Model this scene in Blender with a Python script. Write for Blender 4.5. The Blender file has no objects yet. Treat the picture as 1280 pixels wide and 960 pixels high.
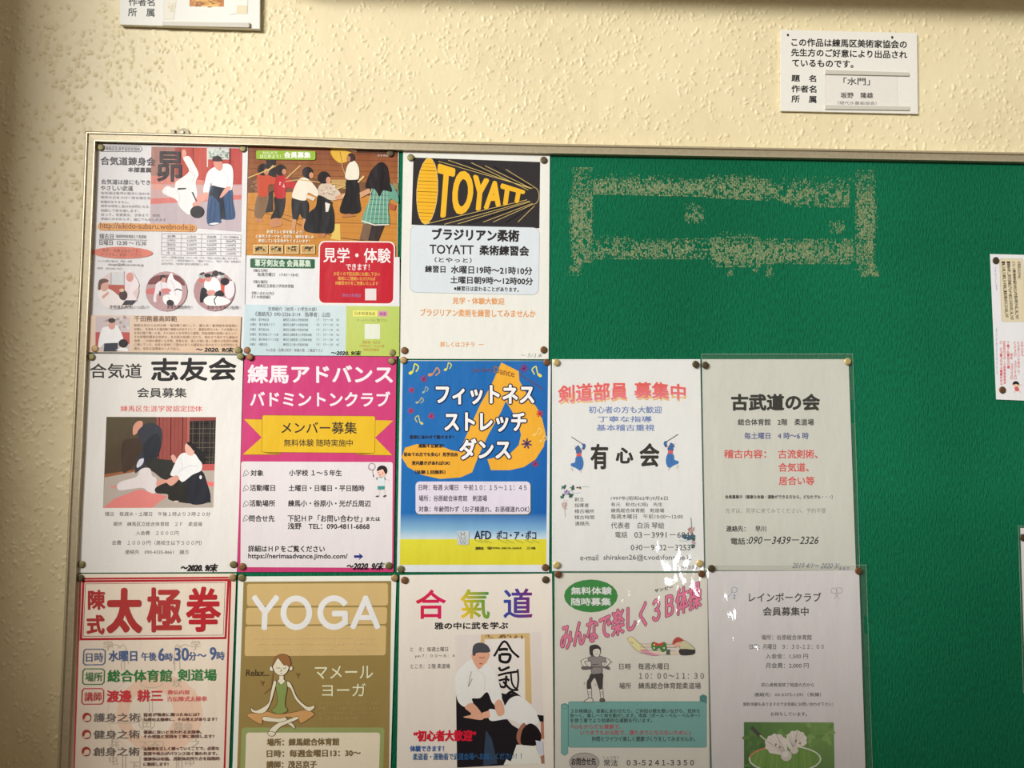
import bpy, math, random
import numpy as np
from mathutils import Vector, Matrix

random.seed(7)
RNG = np.random.default_rng(11)
H0 = 1.5                       # height of the board's reference point above the floor
scene = bpy.context.scene
COL = scene.collection

# ---------------------------------------------------------------- camera
FPX, CD = 1035.0, 1.16309243
RX, RY, RZ = 0.06252395, -0.02531488, 0.01414942
def _rot(rx, ry, rz):
    cx, sx, cy, sy, cz, sz = math.cos(rx), math.sin(rx), math.cos(ry), math.sin(ry), math.cos(rz), math.sin(rz)
    return (np.array([[1,0,0],[0,cx,-sx],[0,sx,cx]]) @ np.array([[cy,0,sy],[0,1,0],[-sy,0,cy]])
            @ np.array([[cz,-sz,0],[sz,cz,0],[0,0,1]]))
CM = _rot(RX, RY, RZ)
T3 = np.array([[1,0,0],[0,0,-1],[0,1,0]])
cam_d = bpy.data.cameras.new('camera'); cam = bpy.data.objects.new('camera', cam_d); COL.objects.link(cam)
cam_d.sensor_width = 36.0; cam_d.lens = FPX/1280*36.0; cam_d.clip_start = 0.01
_m = T3 @ CM
cam.matrix_world = Matrix([[*_m[0], 0], [*_m[1], -CD], [*_m[2], H0], [0,0,0,1]])
scene.camera = cam

# ---------------------------------------------------------------- world, lights, exposure
world = bpy.data.worlds.new('world'); scene.world = world; world.use_nodes = True
_bg = world.node_tree.nodes['Background']
_bg.inputs[0].default_value = (1.0, 0.95, 0.885, 1); _bg.inputs[1].default_value = 0.32
def area(name, loc, target, sx, sy, power, col):
    l = bpy.data.lights.new(name, 'AREA'); l.shape = 'RECTANGLE'; l.size = sx; l.size_y = sy
    l.energy = power; l.color = col
    o = bpy.data.objects.new(name, l); COL.objects.link(o)
    o.location = (loc[0], -loc[2], loc[1]+H0)
    d = Vector((target[0], -target[2], target[1]+H0)) - o.location
    o.rotation_euler = d.to_track_quat('-Z', 'Y').to_euler()
    return o
# (u right, v up, z out of the wall)
area('window_light', (-4.6, 2.5, 6.0), (0.1, 0.1, 0.0), 3.6, 1.2, 740, (1.0, 0.985, 0.95))
area('sleeve_glint_light', (0.66, -0.49, 1.66), (0.15, -0.15, 0.0), 0.05, 0.11, 0.6, (0.95, 0.98, 1.0))  # small lamp added behind the camera for glints on the plastic sleeves
vs = scene.view_settings
vs.view_transform = 'Standard'; vs.look = 'None'; vs.gamma = 1.0; vs.exposure = 0.0; vs.use_curve_mapping = False

# ---------------------------------------------------------------- helpers
def W(u, v, z): return (u, -z, v + H0)
def uv(px, py, h=0.0):
    """the point of the plane h metres in front of the paper plane that stands behind a spot of the photograph"""
    d = CM @ np.array([(px-640)/FPX, -(py-480)/FPX, -1.0])
    t = (CD - h)/-d[2]
    return d[0]*t, d[1]*t
def uvs(P, h=0.0):
    P = np.asarray(P, float)
    d = np.stack([(P[:,0]-640)/FPX, -(P[:,1]-480)/FPX, -np.ones(len(P))], 1) @ CM.T
    t = (CD - h)/-d[:,2:3]
    return d[:,:2]*t
def lin(c):
    c = np.asarray(c, float)/255.0
    return np.where(c <= 0.04045, c/12.92, ((c+0.055)/1.055)**2.4)
def mesh_obj(name, verts, faces, mat, parent=None, cols=None, smooth=False):
    me = bpy.data.meshes.new(name); me.from_pydata([tuple(map(float, v)) for v in verts], [], faces)
    if cols is not None:
        a = me.color_attributes.new('Col', 'FLOAT_COLOR', 'POINT')
        c = np.ones((len(verts), 4), np.float32); c[:, :3] = cols
        a.data.foreach_set('color', c.ravel())
    if smooth: me.shade_smooth()
    me.materials.append(mat); me.update()
    o = bpy.data.objects.new(name, me); COL.objects.link(o)
    if parent: o.parent = parent
    return o
def empty(name, loc):
    o = bpy.data.objects.new(name, None); COL.objects.link(o); o.location = loc; o.empty_display_size = .05
    return o
def tag(o, label=None, cat=None, group=None, kind=None):
    if label: o['label'] = label
    if cat: o['category'] = cat
    if group: o['group'] = group
    if kind: o['kind'] = kind
    return o
def newmat(name):
    m = bpy.data.materials.new(name); m.use_nodes = True
    return m, m.node_tree, m.node_tree.nodes['Principled BSDF']
def node(nt, t, **kw):
    n = nt.nodes.new(t)
    for k, v in kw.items():
        if k.startswith('i_'):
            n.inputs[k[2:].replace('_', ' ')].default_value = v
        else: setattr(n, k, v)
    return n
def bump(nt, bsdf, height, strength, dist):
    b = node(nt, 'ShaderNodeBump'); b.inputs['Strength'].default_value = strength; b.inputs['Distance'].default_value = dist
    nt.links.new(height, b.inputs['Height']); nt.links.new(b.outputs[0], bsdf.inputs['Normal']); return b
def objcoord(nt, scale=(1,1,1)):
    g = node(nt, 'ShaderNodeNewGeometry'); mp = node(nt, 'ShaderNodeMapping'); mp.inputs['Scale'].default_value = scale
    nt.links.new(g.outputs['Position'], mp.inputs['Vector']); return mp.outputs[0]

# print material: the colour of ink and paper comes with the mesh, wrinkles from a faint bump
def print_mat(name, rough, spec, wav):
    m, nt, b = newmat(name)
    a = node(nt, 'ShaderNodeAttribute', attribute_name='Col')
    n2 = node(nt, 'ShaderNodeTexNoise'); n2.inputs['Scale'].default_value = 420; n2.inputs['Detail'].default_value = 2
    nt.links.new(objcoord(nt), n2.inputs['Vector'])
    mr = node(nt, 'ShaderNodeMapRange'); mr.inputs['To Min'].default_value = .955; mr.inputs['To Max'].default_value = 1.045
    nt.links.new(n2.outputs['Fac'], mr.inputs['Value'])
    mx = node(nt, 'ShaderNodeVectorMath', operation='SCALE')
    nt.links.new(a.outputs['Color'], mx.inputs[0]); nt.links.new(mr.outputs[0], mx.inputs['Scale'])
    nt.links.new(mx.outputs[0], b.inputs['Base Color'])
    b.inputs['Roughness'].default_value = rough; b.inputs['Specular IOR Level'].default_value = spec
    n = node(nt, 'ShaderNodeTexNoise'); n.inputs['Scale'].default_value = 1.0; n.inputs['Detail'].default_value = 3
    nt.links.new(objcoord(nt, (22, 1, 9)), n.inputs['Vector'])
    bump(nt, b, n.outputs['Fac'], wav, 0.006)
    return m
M_MATTE = print_mat('matte_print', .7, .15, .35)
M_SATIN = print_mat('satin_print', .5, .18, .45)
M_GLOSS = print_mat('laminated_print', .4, .16, .35)

def film_mat():
    m = bpy.data.materials.new('clear_film'); m.use_nodes = True; nt = m.node_tree; nt.nodes.clear()
    out = node(nt, 'ShaderNodeOutputMaterial'); mix = node(nt, 'ShaderNodeMixShader')
    tr = node(nt, 'ShaderNodeBsdfTransparent'); tr.inputs[0].default_value = (.975, .98, .97, 1)
    df = node(nt, 'ShaderNodeBsdfDiffuse'); df.inputs[0].default_value = (.7, .72, .68, 1)
    m0 = node(nt, 'ShaderNodeMixShader'); m0.inputs[0].default_value = .045
    gl = node(nt, 'ShaderNodeBsdfGlossy'); gl.inputs['Roughness'].default_value = .05
    g = node(nt, 'ShaderNodeNewGeometry'); dt = node(nt, 'ShaderNodeVectorMath', operation='DOT_PRODUCT')
    nt.links.new(g.outputs['Incoming'], dt.inputs[0]); nt.links.new(g.outputs['Normal'], dt.inputs[1])
    def mth(op, a, b):
        n = node(nt, 'ShaderNodeMath', operation=op)
        for i, x in enumerate((a, b)):
            if x is None: continue
            if isinstance(x, (int, float)): n.inputs[i].default_value = x
            else: nt.links.new(x, n.inputs[i])
        return n.outputs[0]
    q = mth('SUBTRACT', 1.0, mth('ABSOLUTE', dt.outputs['Value'], None)); q = mth('POWER', q, 5.0)
    fr_out = mth('ADD', mth('MULTIPLY', q, .9), .055)
    nt.links.new(tr.outputs[0], m0.inputs[1]); nt.links.new(df.outputs[0], m0.inputs[2])
    nt.links.new(fr_out, mix.inputs[0]); nt.links.new(m0.outputs[0], mix.inputs[1]); nt.links.new(gl.outputs[0], mix.inputs[2])
    nt.links.new(mix.outputs[0], out.inputs['Surface'])
    n = node(nt, 'ShaderNodeTexNoise'); n.inputs['Scale'].default_value = 1; n.inputs['Detail'].default_value = 2; n.inputs['Distortion'].default_value = .8
    nt.links.new(objcoord(nt, (24, 1, 11)), n.inputs['Vector'])
    b = node(nt, 'ShaderNodeBump'); b.inputs['Strength'].default_value = .35; b.inputs['Distance'].default_value = .003
    nt.links.new(n.outputs['Fac'], b.inputs['Height'])
    nt.links.new(b.outputs[0], gl.inputs['Normal'])
    return m
M_FILM = film_mat()
M_RIM = bpy.data.materials.new('film_rim'); M_RIM.use_nodes = True; _nt = M_RIM.node_tree
_p = _nt.nodes['Principled BSDF']; _p.inputs['Base Color'].default_value = (.75, .8, .76, 1); _p.inputs['Alpha'].default_value = .3; _p.inputs['Roughness'].default_value = .2

def metal(name, col, rough, met=.9, nz=0):
    m, nt, b = newmat(name)
    b.inputs['Metallic'].default_value = met; b.inputs['Roughness'].default_value = rough
    c = lin(col)
    n = node(nt, 'ShaderNodeTexNoise'); n.inputs['Scale'].default_value = 260; n.inputs['Detail'].default_value = 3
    nt.links.new(objcoord(nt), n.inputs['Vector'])
    r = node(nt, 'ShaderNodeValToRGB')
    r.color_ramp.elements[0].color = (*(c*.9), 1); r.color_ramp.elements[1].color = (*(np.minimum(c*1.08, 1)), 1)
    r.color_ramp.elements[0].position = .3; r.color_ramp.elements[1].position = .7
    nt.links.new(n.outputs['Fac'], r.inputs['Fac']); nt.links.new(r.outputs[0], b.inputs['Base Color'])
    return m

# ---------------------------------------------------------------- text glyphs
_tc = {}
def glyphs(s, res):
    """flat mesh of a line of text with its ink scaled to the unit square"""
    k = (s, res)
    if k in _tc: return _tc[k]
    cu = bpy.data.curves.new('t', 'FONT'); cu.body = s; cu.size = 1; cu.resolution_u = res; cu.fill_mode = 'FRONT'
    o = bpy.data.objects.new('t', cu)
    me = bpy.data.meshes.new_from_object(o)
    V = np.zeros(len(me.vertices)*3); me.vertices.foreach_get('co', V); V = V.reshape(-1, 3)[:, :2]
    F = [list(p.vertices) for p in me.polygons]
    bpy.data.objects.remove(o); bpy.data.curves.remove(cu); bpy.data.meshes.remove(me)
    mn, mx = V.min(0), V.max(0)
    V = (V - mn)/np.maximum(mx-mn, 1e-6)
    _tc[k] = (V, F); return _tc[k]

def smooth_pts(P, n=5):
    P = np.asarray(P, float); N = len(P); out = []
    for i in range(N):
        a, b, c, d = P[(i-1) % N], P[i], P[(i+1) % N], P[(i+2) % N]
        for k in range(n):
            t = k/n
            out.append(.5*((2*b)+(-a+c)*t+(2*a-5*b+4*c-d)*t*t+(-a+3*b-3*c+d)*t**3))
    return np.array(out)

class Print:
    """a printed sheet: `frame` names a window of the photograph whose own pixels the drawing calls use"""
    U = 1.4e-5
    def __init__(s, name, label, cat, corners, z, E=1.0, paper=(228,227,222), mat=None, thick=.0003, slope=0.0, group=None, kind_paper='paper'):
        s.z = z; s.E = np.asarray(E, float); s.mat = mat or M_MATTE; s.parts = {}; s.L = 1; s.k = 0; s.slope = slope
        c = uvs(corners, z); s.corn = c
        lo = c.min(0); s.org = np.array(W((c[:,0].mean()), lo[1], z))
        s.root = tag(empty(name, tuple(s.org)), label, cat, group)
        s.frame(0, 0, 1)
        cc = s.col(paper)
        V = [W(p[0], p[1], z) for p in c] + [W(p[0], p[1], z-thick) for p in c]
        V = [tuple(np.array(v)-s.org) for v in V]
        F = [(0,3,2,1)] + [(i, (i+1) % 4, (i+1) % 4+4, i+4) for i in range(4)] + [(4,5,6,7)]
        mesh_obj(kind_paper, V, F, s.mat, s.root, np.tile(cc, (8, 1)))
        s.part('lettering')
    def frame(s, x0, y0, sc): s.fx, s.fy, s.fs = x0, y0, sc
    def part(s, n):
        k = (n, len(s.parts)) if n in ('colour_panel', 'illustration', 'photo_print', 'tape', 'thread_hole', 'small_photo_print') else (n, 0)
        s.cur = s.parts.setdefault(k, ([], [], [], [0])); s.pn = n; return s
    def col(s, c): return np.minimum(lin(c)/s.E, .88)
    def put(s, P, F, cols, dz):
        P = np.asarray(P, float); Q = P/s.fs + np.array([s.fx, s.fy])
        z = s.z + s.L*s.U + dz
        p = uvs(Q, z)
        V, FF, C, n = s.cur
        b = n[0]
        V.append(np.stack([p[:,0]-s.org[0], np.full(len(p), -z)-s.org[1], p[:,1]+H0-s.org[2]], 1))
        X, Y = Q[:,0].tolist(), Q[:,1].tolist()
        for f in F:
            a = sum(X[f[i-1]]*Y[f[i]]-X[f[i]]*Y[f[i-1]] for i in range(len(f)))
            FF.append([i+b for i in (f if a < 0 else f[::-1])])
        C.append(np.broadcast_to(cols, (len(p), 3))); n[0] += len(p)
    # shapes ------------------------------------------------
    def poly(s, pts, c, sm=False, n=5):
        P = smooth_pts(pts, n) if sm else np.asarray(pts, float)
        s.L += 1; s.put(P, [list(range(len(P)))], s.col(c), 0)
    def grad(s, pts, cs):
        s.L += 1; s.put(pts, [[0,1,2,3]], np.array([s.col(c) for c in cs]), 0)
    def ell(s, cx, cy, rx, ry, c, rot=0, n=20):
        t = np.linspace(0, 2*np.pi, n, endpoint=False); x, y = rx*np.cos(t), ry*np.sin(t)
        a = math.radians(rot); s.poly(np.stack([cx+x*math.cos(a)-y*math.sin(a), cy+x*math.sin(a)+y*math.cos(a)], 1), c)
    def rect(s, x0, y0, x1, y1, c, r=0, dy=0, dx=0):
        """dy: how far the right side sits lower; dx: how far the bottom sits to the right"""
        P = []
        if r:
            for (cx, cy, a0) in ((x1-r, y0+r, -90), (x1-r, y1-r, 0), (x0+r, y1-r, 90), (x0+r, y0+r, 180)):
                for k in range(5):
                    a = math.radians(a0+k*22.5); P.append((cx+r*math.cos(a), cy+r*math.sin(a)))
        else: P = [(x0,y0),(x1,y0),(x1,y1),(x0,y1)]
        P = [(x+dx*(y-y0)/(y1-y0), y+dy*(x-x0)/(x1-x0)) for x, y in P]
        s.poly(P, c)
    def line(s, pts, w, c, closed=False, up=True):
        P = [np.array(p, float) for p in pts]
        if closed: P.append(P[0])
        if up: s.L += 1
        V = []; F = []
        for a, b in zip(P[:-1], P[1:]):
            d = b-a; L = np.linalg.norm(d)
            if L < 1e-6: continue
            d /= L; q = np.array([-d[1], d[0]])*w/2; e = d*min(w*.35, L*.22+.3)
            k = len(V); V += [a-e+q, a-e-q, b+e-q, b+e+q]; F.append([k, k+1, k+2, k+3])
        if up: s.k = 0
        for g in range(3):
            f = F[g::3]
            if f: s.put(np.concatenate([np.array(V)[q[0]:q[0]+4] for q in f]), [[4*i, 4*i+1, 4*i+2, 4*i+3] for i in range(len(f))], s.col(c), (g*3+s.k % 3)*1.1e-6)
        s.k += 1
    def curve(s, pts, w, c, n=6):
        P = [np.array(p, float) for p in pts]; P = [2*P[0]-P[1]]+P+[2*P[-1]-P[-2]]; out = []
        for i in range(1, len(P)-2):
            a, b, c_, d = P[i-1:i+3]
            for k in range(n):
                t = k/n; out.append(.5*((2*b)+(-a+c_)*t+(2*a-5*b+4*c_-d)*t*t+(-a+3*b-3*c_+d)*t**3))
        out.append(P[-2]); s.line(out, w, c)
    def ring(s, cx, cy, rx, ry, w, c, rot=0, n=24, a0=0, a1=360):
        a = math.radians(rot); t = np.radians(np.linspace(a0, a1, n+1)); x, y = rx*np.cos(t), ry*np.sin(t)
        s.line(list(np.stack([cx+x*math.cos(a)-y*math.sin(a), cy+x*math.sin(a)+y*math.cos(a)], 1)), w, c)
    def blots(s, x0, y0, x1, y1, cs, n, r, seed=0):
        R = random.Random(seed)
        for i in range(n):
            if i % 6 == 0: s.L += 1
            cx, cy = R.uniform(x0, x1), R.uniform(y0, y1); a = R.uniform(0, 3.14); rx, ry = r*R.uniform(.6, 1.5), r*R.uniform(.4, .9)
            t = np.linspace(0, 2*np.pi, 7, endpoint=False); x, y = rx*np.cos(t), ry*np.sin(t)
            s.put(np.stack([cx+x*math.cos(a)-y*math.sin(a), cy+x*math.sin(a)+y*math.cos(a)], 1), [list(range(7))], s.col(R.choice(cs)), (i % 6)*2e-6)
    # text --------------------------------------------------
    def text(s, t, x0, x1, y0, y1, c, b=0, out=None, ob=0, shear=0, slope=None, warp=None, up=False):
        """ink box x0..x1, y0..y1 (frame pixels); b: extra boldness, out/ob: outline colour and width"""
        hp = (y1-y0)/s.fs
        V, F = glyphs(t, 4 if hp > 28 else (3 if hp > 14 else 2))
        sl = s.slope if slope is None else slope
        if warp: X = np.array([warp(a, d) for a, d in V])
        else:
            x = x0+(x1-x0)*V[:,0]; y = y1-(y1-y0)*V[:,1]
            x = x + shear*(y1-y)
            y = y + sl*(x-(x0+x1)/2)
            X = np.stack([x, y], 1)
        if up or out is not None: s.L += 1
        if callable(c): cc = np.array([s.col(c(a, d)) for a, d in V])
        else: cc = s.col(c)
        def stamp(r, cl, dz):
            k = 8 if r*1.0/s.fs > .5 else 4
            for i in range(k):
                a = 2*math.pi*i/k + (math.pi/4 if k == 4 else 0)
                s.put(X+np.array([math.cos(a), math.sin(a)])*r, F, cl, dz+i*7e-7)
        if out is not None: stamp(b+ob, s.col(out), 4e-7); s.L += 1
        if b: stamp(b, cc, 1e-6)
        s.put(X, F, cc, 8e-6)
        if up or out is not None: s.L += 1
    def vtext(s, t, x, y0, y1, w, c, b=0, dx=0):
        """a column of upright characters"""
        n = len(t); st = (y1-y0)/n
        for i, ch in enumerate(t):
            if ch in '　 ': continue
            yy = y0+i*st; xx = x+dx*(i/n)
            if ch in 'ー～': s.line([(xx, yy+st*.1), (xx, yy+st*.85)], w*.12, c, up=False); continue
            s.text(ch, xx-w/2, xx+w/2, yy+st*.06, yy+st*.94, c, b, slope=0)
    # finish ------------------------------------------------
    def sleeve(s, corners, z, amp=.0007, seed=1, name='clear_sleeve', notch=None, nx=40, ny=56):
        c = uvs(corners, z); R = np.random.default_rng(seed)
        g = R.normal(size=(9, 7)); V = []; F = []
        def nz(a, b):
            x, y = a*5.999, b*7.999; i, j = int(y), int(x); fx, fy = x-j, y-i
            fx, fy = fx*fx*(3-2*fx), fy*fy*(3-2*fy)
            return (g[i,j]*(1-fx)+g[i,j+1]*fx)*(1-fy)+(g[i+1,j]*(1-fx)+g[i+1,j+1]*fx)*fy
        creases = [(R.uniform(0,1), R.uniform(0,1), R.uniform(0, math.pi), R.uniform(.1,.35), R.uniform(.3,1.)) for _ in range(9)]
        for j in range(ny+1):
            for i in range(nx+1):
                a, b = i/nx, j/ny
                p = (c[0]*(1-a)+c[1]*a)*(1-b)+(c[3]*(1-a)+c[2]*a)*b
                e = min(a, 1-a, b, 1-b)*6; e = min(1, e)
                h = abs(nz(a, b))*.7
                for (x, y, th, L, k) in creases:
                    dx, dy = (a-x)*.7, b-y; t = dx*math.cos(th)+dy*math.sin(th); q = -dx*math.sin(th)+dy*math.cos(th)
                    if abs(t) < L: h += k*math.exp(-(q/.025)**2)*(1-abs(t)/L)
                V.append(np.array(W(p[0], p[1], z+amp*h*e))-s.org)
        for j in range(ny):
            for i in range(nx):
                if notch and i >= nx-1 and notch[0] <= j/ny < notch[1]: continue
                k = j*(nx+1)+i; F.append((k, k+nx+1, k+nx+2, k+1))
        mesh_obj(name, V, F, M_FILM, s.root, smooth=True)
        # welded rim of the film
        V = []; F = []; w = .0006
        for k in range(4):
            a, b = c[k], c[(k+1) % 4]; m = c.mean(0)
            n = np.array([-(b-a)[1], (b-a)[0]]); n = n/np.linalg.norm(n); n = n if np.dot(m-a, n) > 0 else -n
            j = len(V); V += [np.array(W(p[0], p[1], z+.0001))-s.org for p in (a, b, b+n*w, a+n*w)]; F.append((j, j+1, j+2, j+3))
        mesh_obj('sleeve_rim', V, F, M_RIM, s.root)
    def done(s):
        for (n, _), (V, F, C, k) in s.parts.items():
            if not V: continue
            mesh_obj(n, np.concatenate(V), F, s.mat, s.root, np.concatenate(C))
        return s.root

# ================================================================ the room
ZW = -0.013            # wall face
ZB = -0.0016           # felt face
def stucco(u0, u1, v0, v1, step, n_per_m2, seed):
    nx, ny = int(round((u1-u0)/step))+1, int(round((v1-v0)/step))+1
    h = np.zeros((ny, nx)); R = np.random.default_rng(seed)
    def lattice(cell_u, cell_v, amp):
        gx, gy = int((u1-u0)/cell_u)+3, int((v1-v0)/cell_v)+3
        g = R.normal(size=(gy, gx)); X = np.arange(nx)*step/cell_u; Y = np.arange(ny)*step/cell_v
        j = X.astype(int); i = Y.astype(int); fx = X-j; fy = Y-i; fx = fx*fx*(3-2*fx); fy = fy*fy*(3-2*fy)
        return amp*((g[i][:, j]*(1-fx)+g[i][:, j+1]*fx)*(1-fy)[:, None]+(g[i+1][:, j]*(1-fx)+g[i+1][:, j+1]*fx)*fy[:, None])
    h += lattice(.0035, .006, .000045) + lattice(.02, .03, .00009) + lattice(.1, .12, .0002)
    n = int((u1-u0)*(v1-v0)*n_per_m2)
    dens = lattice(.05, .05, 1.0)
    for _ in range(n):
        u, v = R.uniform(u0, u1), R.uniform(v0, v1)
        if dens[min(ny-1, int((v-v0)/step)), min(nx-1, int((u-u0)/step))] < R.uniform(-3.0, .7): continue
        k = R.random()
        L = R.uniform(.0009, .0022) if k < .78 else R.uniform(.0022, .0065)
        w = R.uniform(.0008, .0017)*(1.15 if k < .78 else .8)
        th = R.normal(math.pi/2, .55) if R.random() < .75 else R.uniform(0, math.pi)
        hh = R.uniform(.25, 1.0)**1.2*.0018; rad = L+2.5*w
        i0, i1 = max(0, int((v-rad-v0)/step)), min(ny, int((v+rad-v0)/step)+2)
        j0, j1 = max(0, int((u-rad-u0)/step)), min(nx, int((u+rad-u0)/step)+2)
        if i1 <= i0 or j1 <= j0: continue
        Y, X = np.mgrid[i0:i1, j0:j1]; dx = u0+X*step-u; dy = v0+Y*step-v
        t = dx*math.cos(th)+dy*math.sin(th); q = -dx*math.sin(th)+dy*math.cos(th)+(t*t/L)*R.normal(0, .15)
        e = np.maximum(np.abs(t)-L*.6, 0)
        taper = 1-.35*(t/L)
        g = hh*np.exp(-(q/(w*np.clip(taper, .5, 1.5)))**2-(e/w)**2)
        h[i0:i1, j0:j1] = np.maximum(h[i0:i1, j0:j1], h[i0:i1, j0:j1]*.4+g)
    return h, nx, ny
def build_wall(mat):
    V, F, n = [], [], 0
    for (u0, u1, v0, v1, seed) in ((-.85, .97, .40, .74, 3), (-.85, -.565, -.62, .40, 5)):
        st = .00125; h, nx, ny = stucco(u0, u1, v0, v1, st, 13500, seed)
        Y, X = np.mgrid[0:ny, 0:nx]
        V.append(np.stack([(u0+X*(u1-u0)/(nx-1)).ravel(), (-(ZW+h)).ravel(), (v0+Y*(v1-v0)/(ny-1)+H0).ravel()], 1))
        k = (Y[:-1, :-1]*nx+X[:-1, :-1]).ravel()+n
        F.append(np.stack([k, k+1, k+nx+1, k+nx], 1)); n += nx*ny
    for (u0, u1, v0, v1) in ((-.565, .97, -.62, .40), (-1.6, 2.6, .74, 3.0), (-1.6, -.85, -.62, .74), (.97, 2.6, -.62, .74), (-1.6, 2.6, -1.5, -.62)):
        V.append(np.array([W(u0, v0, ZW), W(u1, v0, ZW), W(u1, v1, ZW), W(u0, v1, ZW)])); F.append(np.array([[n, n+1, n+2, n+3]])); n += 4
    V = np.concatenate(V).astype(np.float32); F = np.concatenate(F).astype(np.int32)
    me = bpy.data.meshes.new('wall_back'); me.vertices.add(len(V)); me.vertices.foreach_set('co', V.ravel())
    me.loops.add(F.size); me.loops.foreach_set('vertex_index', F.ravel())
    me.polygons.add(len(F)); me.polygons.foreach_set('loop_start', np.arange(0, F.size, 4, dtype=np.int32)); me.polygons.foreach_set('loop_total', np.full(len(F), 4, np.int32))
    me.polygons.foreach_set('use_smooth', np.ones(len(F), bool)); me.update(calc_edges=True); me.validate()
    me.materials.append(mat); o = bpy.data.objects.new('wall_back', me); COL.objects.link(o); return o
def wall_material():
    m, nt, b = newmat('cream_stucco')
    n = node(nt, 'ShaderNodeTexNoise'); n.inputs['Scale'].default_value = 7; n.inputs['Detail'].default_value = 4
    nt.links.new(objcoord(nt), n.inputs['Vector']); r = node(nt, 'ShaderNodeValToRGB')
    r.color_ramp.elements[0].position = .3; r.color_ramp.elements[1].position = .7
    r.color_ramp.elements[0].color = (*lin((226,212,172)), 1); r.color_ramp.elements[1].color = (*lin((235,222,182)), 1)
    nt.links.new(n.outputs['Fac'], r.inputs['Fac']); nt.links.new(r.outputs[0], b.inputs['Base Color'])
    b.inputs['Roughness'].default_value = .42; b.inputs['Specular IOR Level'].default_value = .35
    return m
M_WALL = wall_material()
tag(build_wall(M_WALL), kind='structure')
def box(name, u0, u1, v0, v1, z0, z1, mat, parent=None, org=(0,0,0)):
    V = [np.array(W(u, v, z))-np.array(org) for u in (u0, u1) for v in (v0, v1) for z in (z0, z1)]
    F = [(0,1,3,2),(4,6,7,5),(0,4,5,1),(2,3,7,6),(0,2,6,4),(1,5,7,3)]
    return mesh_obj(name, V, F, mat, parent)
M_PLAIN, _nt, _b = newmat('plain_paint'); _b.inputs['Base Color'].default_value = (*lin((226,222,210)), 1); _b.inputs['Roughness'].default_value = .8
M_FLOOR, _nt, _b = newmat('floor_vinyl'); _b.inputs['Base Color'].default_value = (*lin((134,110,84)), 1); _b.inputs['Roughness'].default_value = .5
tag(box('floor', -1.6, 2.6, -1.52, -1.5, -.05, 4.2, M_FLOOR), kind='structure')
tag(box('ceiling', -1.6, 2.6, 3.0, 3.02, -.05, 4.2, M_PLAIN), kind='structure')
M_BROWN, _nt, _b = newmat('brown_blocker_wood'); _b.inputs['Base Color'].default_value = (*lin((150,124,90)), 1); _b.inputs['Roughness'].default_value = .5
tag(box('left_shade_pillar', -.93, -.83, -1.5, 3.0, ZW-.03, .38, M_BROWN), kind='structure')  # unseen pillar, its depth set to shade the wall's left edge
tag(box('dimming_partition', -1.6, 2.6, -1.5, .44, 1.70, 1.78, M_BROWN), kind='structure')  # unseen partition added behind the camera to dim the lower board
tag(box('shadow_ledge_1', -.36, 2.4, .668, .69, ZW, .115, M_PLAIN), kind='structure')  # unseen ledge added to cast the soft shadow band at the top

# ---------------------------------------------------------------- notice board
def felt_material():
    m, nt, b = newmat('green_felt')
    n = node(nt, 'ShaderNodeTexNoise'); n.inputs['Scale'].default_value = 1; n.inputs['Detail'].default_value = 3; n.inputs['Distortion'].default_value = .15
    nt.links.new(objcoord(nt, (430, 1, 120)), n.inputs['Vector'])
    n2 = node(nt, 'ShaderNodeTexNoise'); n2.inputs['Scale'].default_value = 2.5; n2.inputs['Detail'].default_value = 3
    nt.links.new(objcoord(nt), n2.inputs['Vector'])
    r = node(nt, 'ShaderNodeValToRGB'); r.color_ramp.elements[0].position = .35; r.color_ramp.elements[1].position = .65
    r.color_ramp.elements[0].color = (*lin((12,98,66)), 1); r.color_ramp.elements[1].color = (*lin((17,112,77)), 1)
    nt.links.new(n2.outputs['Fac'], r.inputs['Fac'])
    mx = node(nt, 'ShaderNodeVectorMath', operation='SCALE'); mr = node(nt, 'ShaderNodeMapRange')
    mr.inputs['From Min'].default_value = .3; mr.inputs['From Max'].default_value = .7; mr.inputs['To Min'].default_value = .8; mr.inputs['To Max'].default_value = 1.18
    nt.links.new(n.outputs['Fac'], mr.inputs['Value']); nt.links.new(r.outputs[0], mx.inputs[0]); nt.links.new(mr.outputs[0], mx.inputs['Scale'])
    nt.links.new(mx.outputs[0], b.inputs['Base Color'])
    b.inputs['Roughness'].default_value = .85; b.inputs['Specular IOR Level'].default_value = .12
    bump(nt, b, n.outputs['Fac'], 1.0, .0022)
    return m
M_FELT = felt_material()
M_ALU = metal('champagne_aluminium', (188,176,148), .42, .45)
TOPO = [(105,163),(330,168.6),(460,173.4),(700,179.2),(1040,185.4),(1280,189.8),(1500,193.6)]
LEFO = [(105,163),(99.6,330),(96.8,380),(89,560),(83.7,640),(77,820),(70,960),(61,1150)]
ZF = .0085
to_, lo_ = uvs(TOPO, ZF), uvs(LEFO, ZF)
board = tag(empty('notice_board', W(.15, -.6, ZB)), 'green felt notice board in a narrow champagne metal frame on the cream wall', 'notice board')
BO = np.array(board.location)
UL, VT = float(lo_[:,0].mean()), float(to_[:,1].mean())
box('felt_panel', UL+.004, .97, -.62, VT-.004, ZW+.0002, ZB, M_FELT, board, BO)
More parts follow.
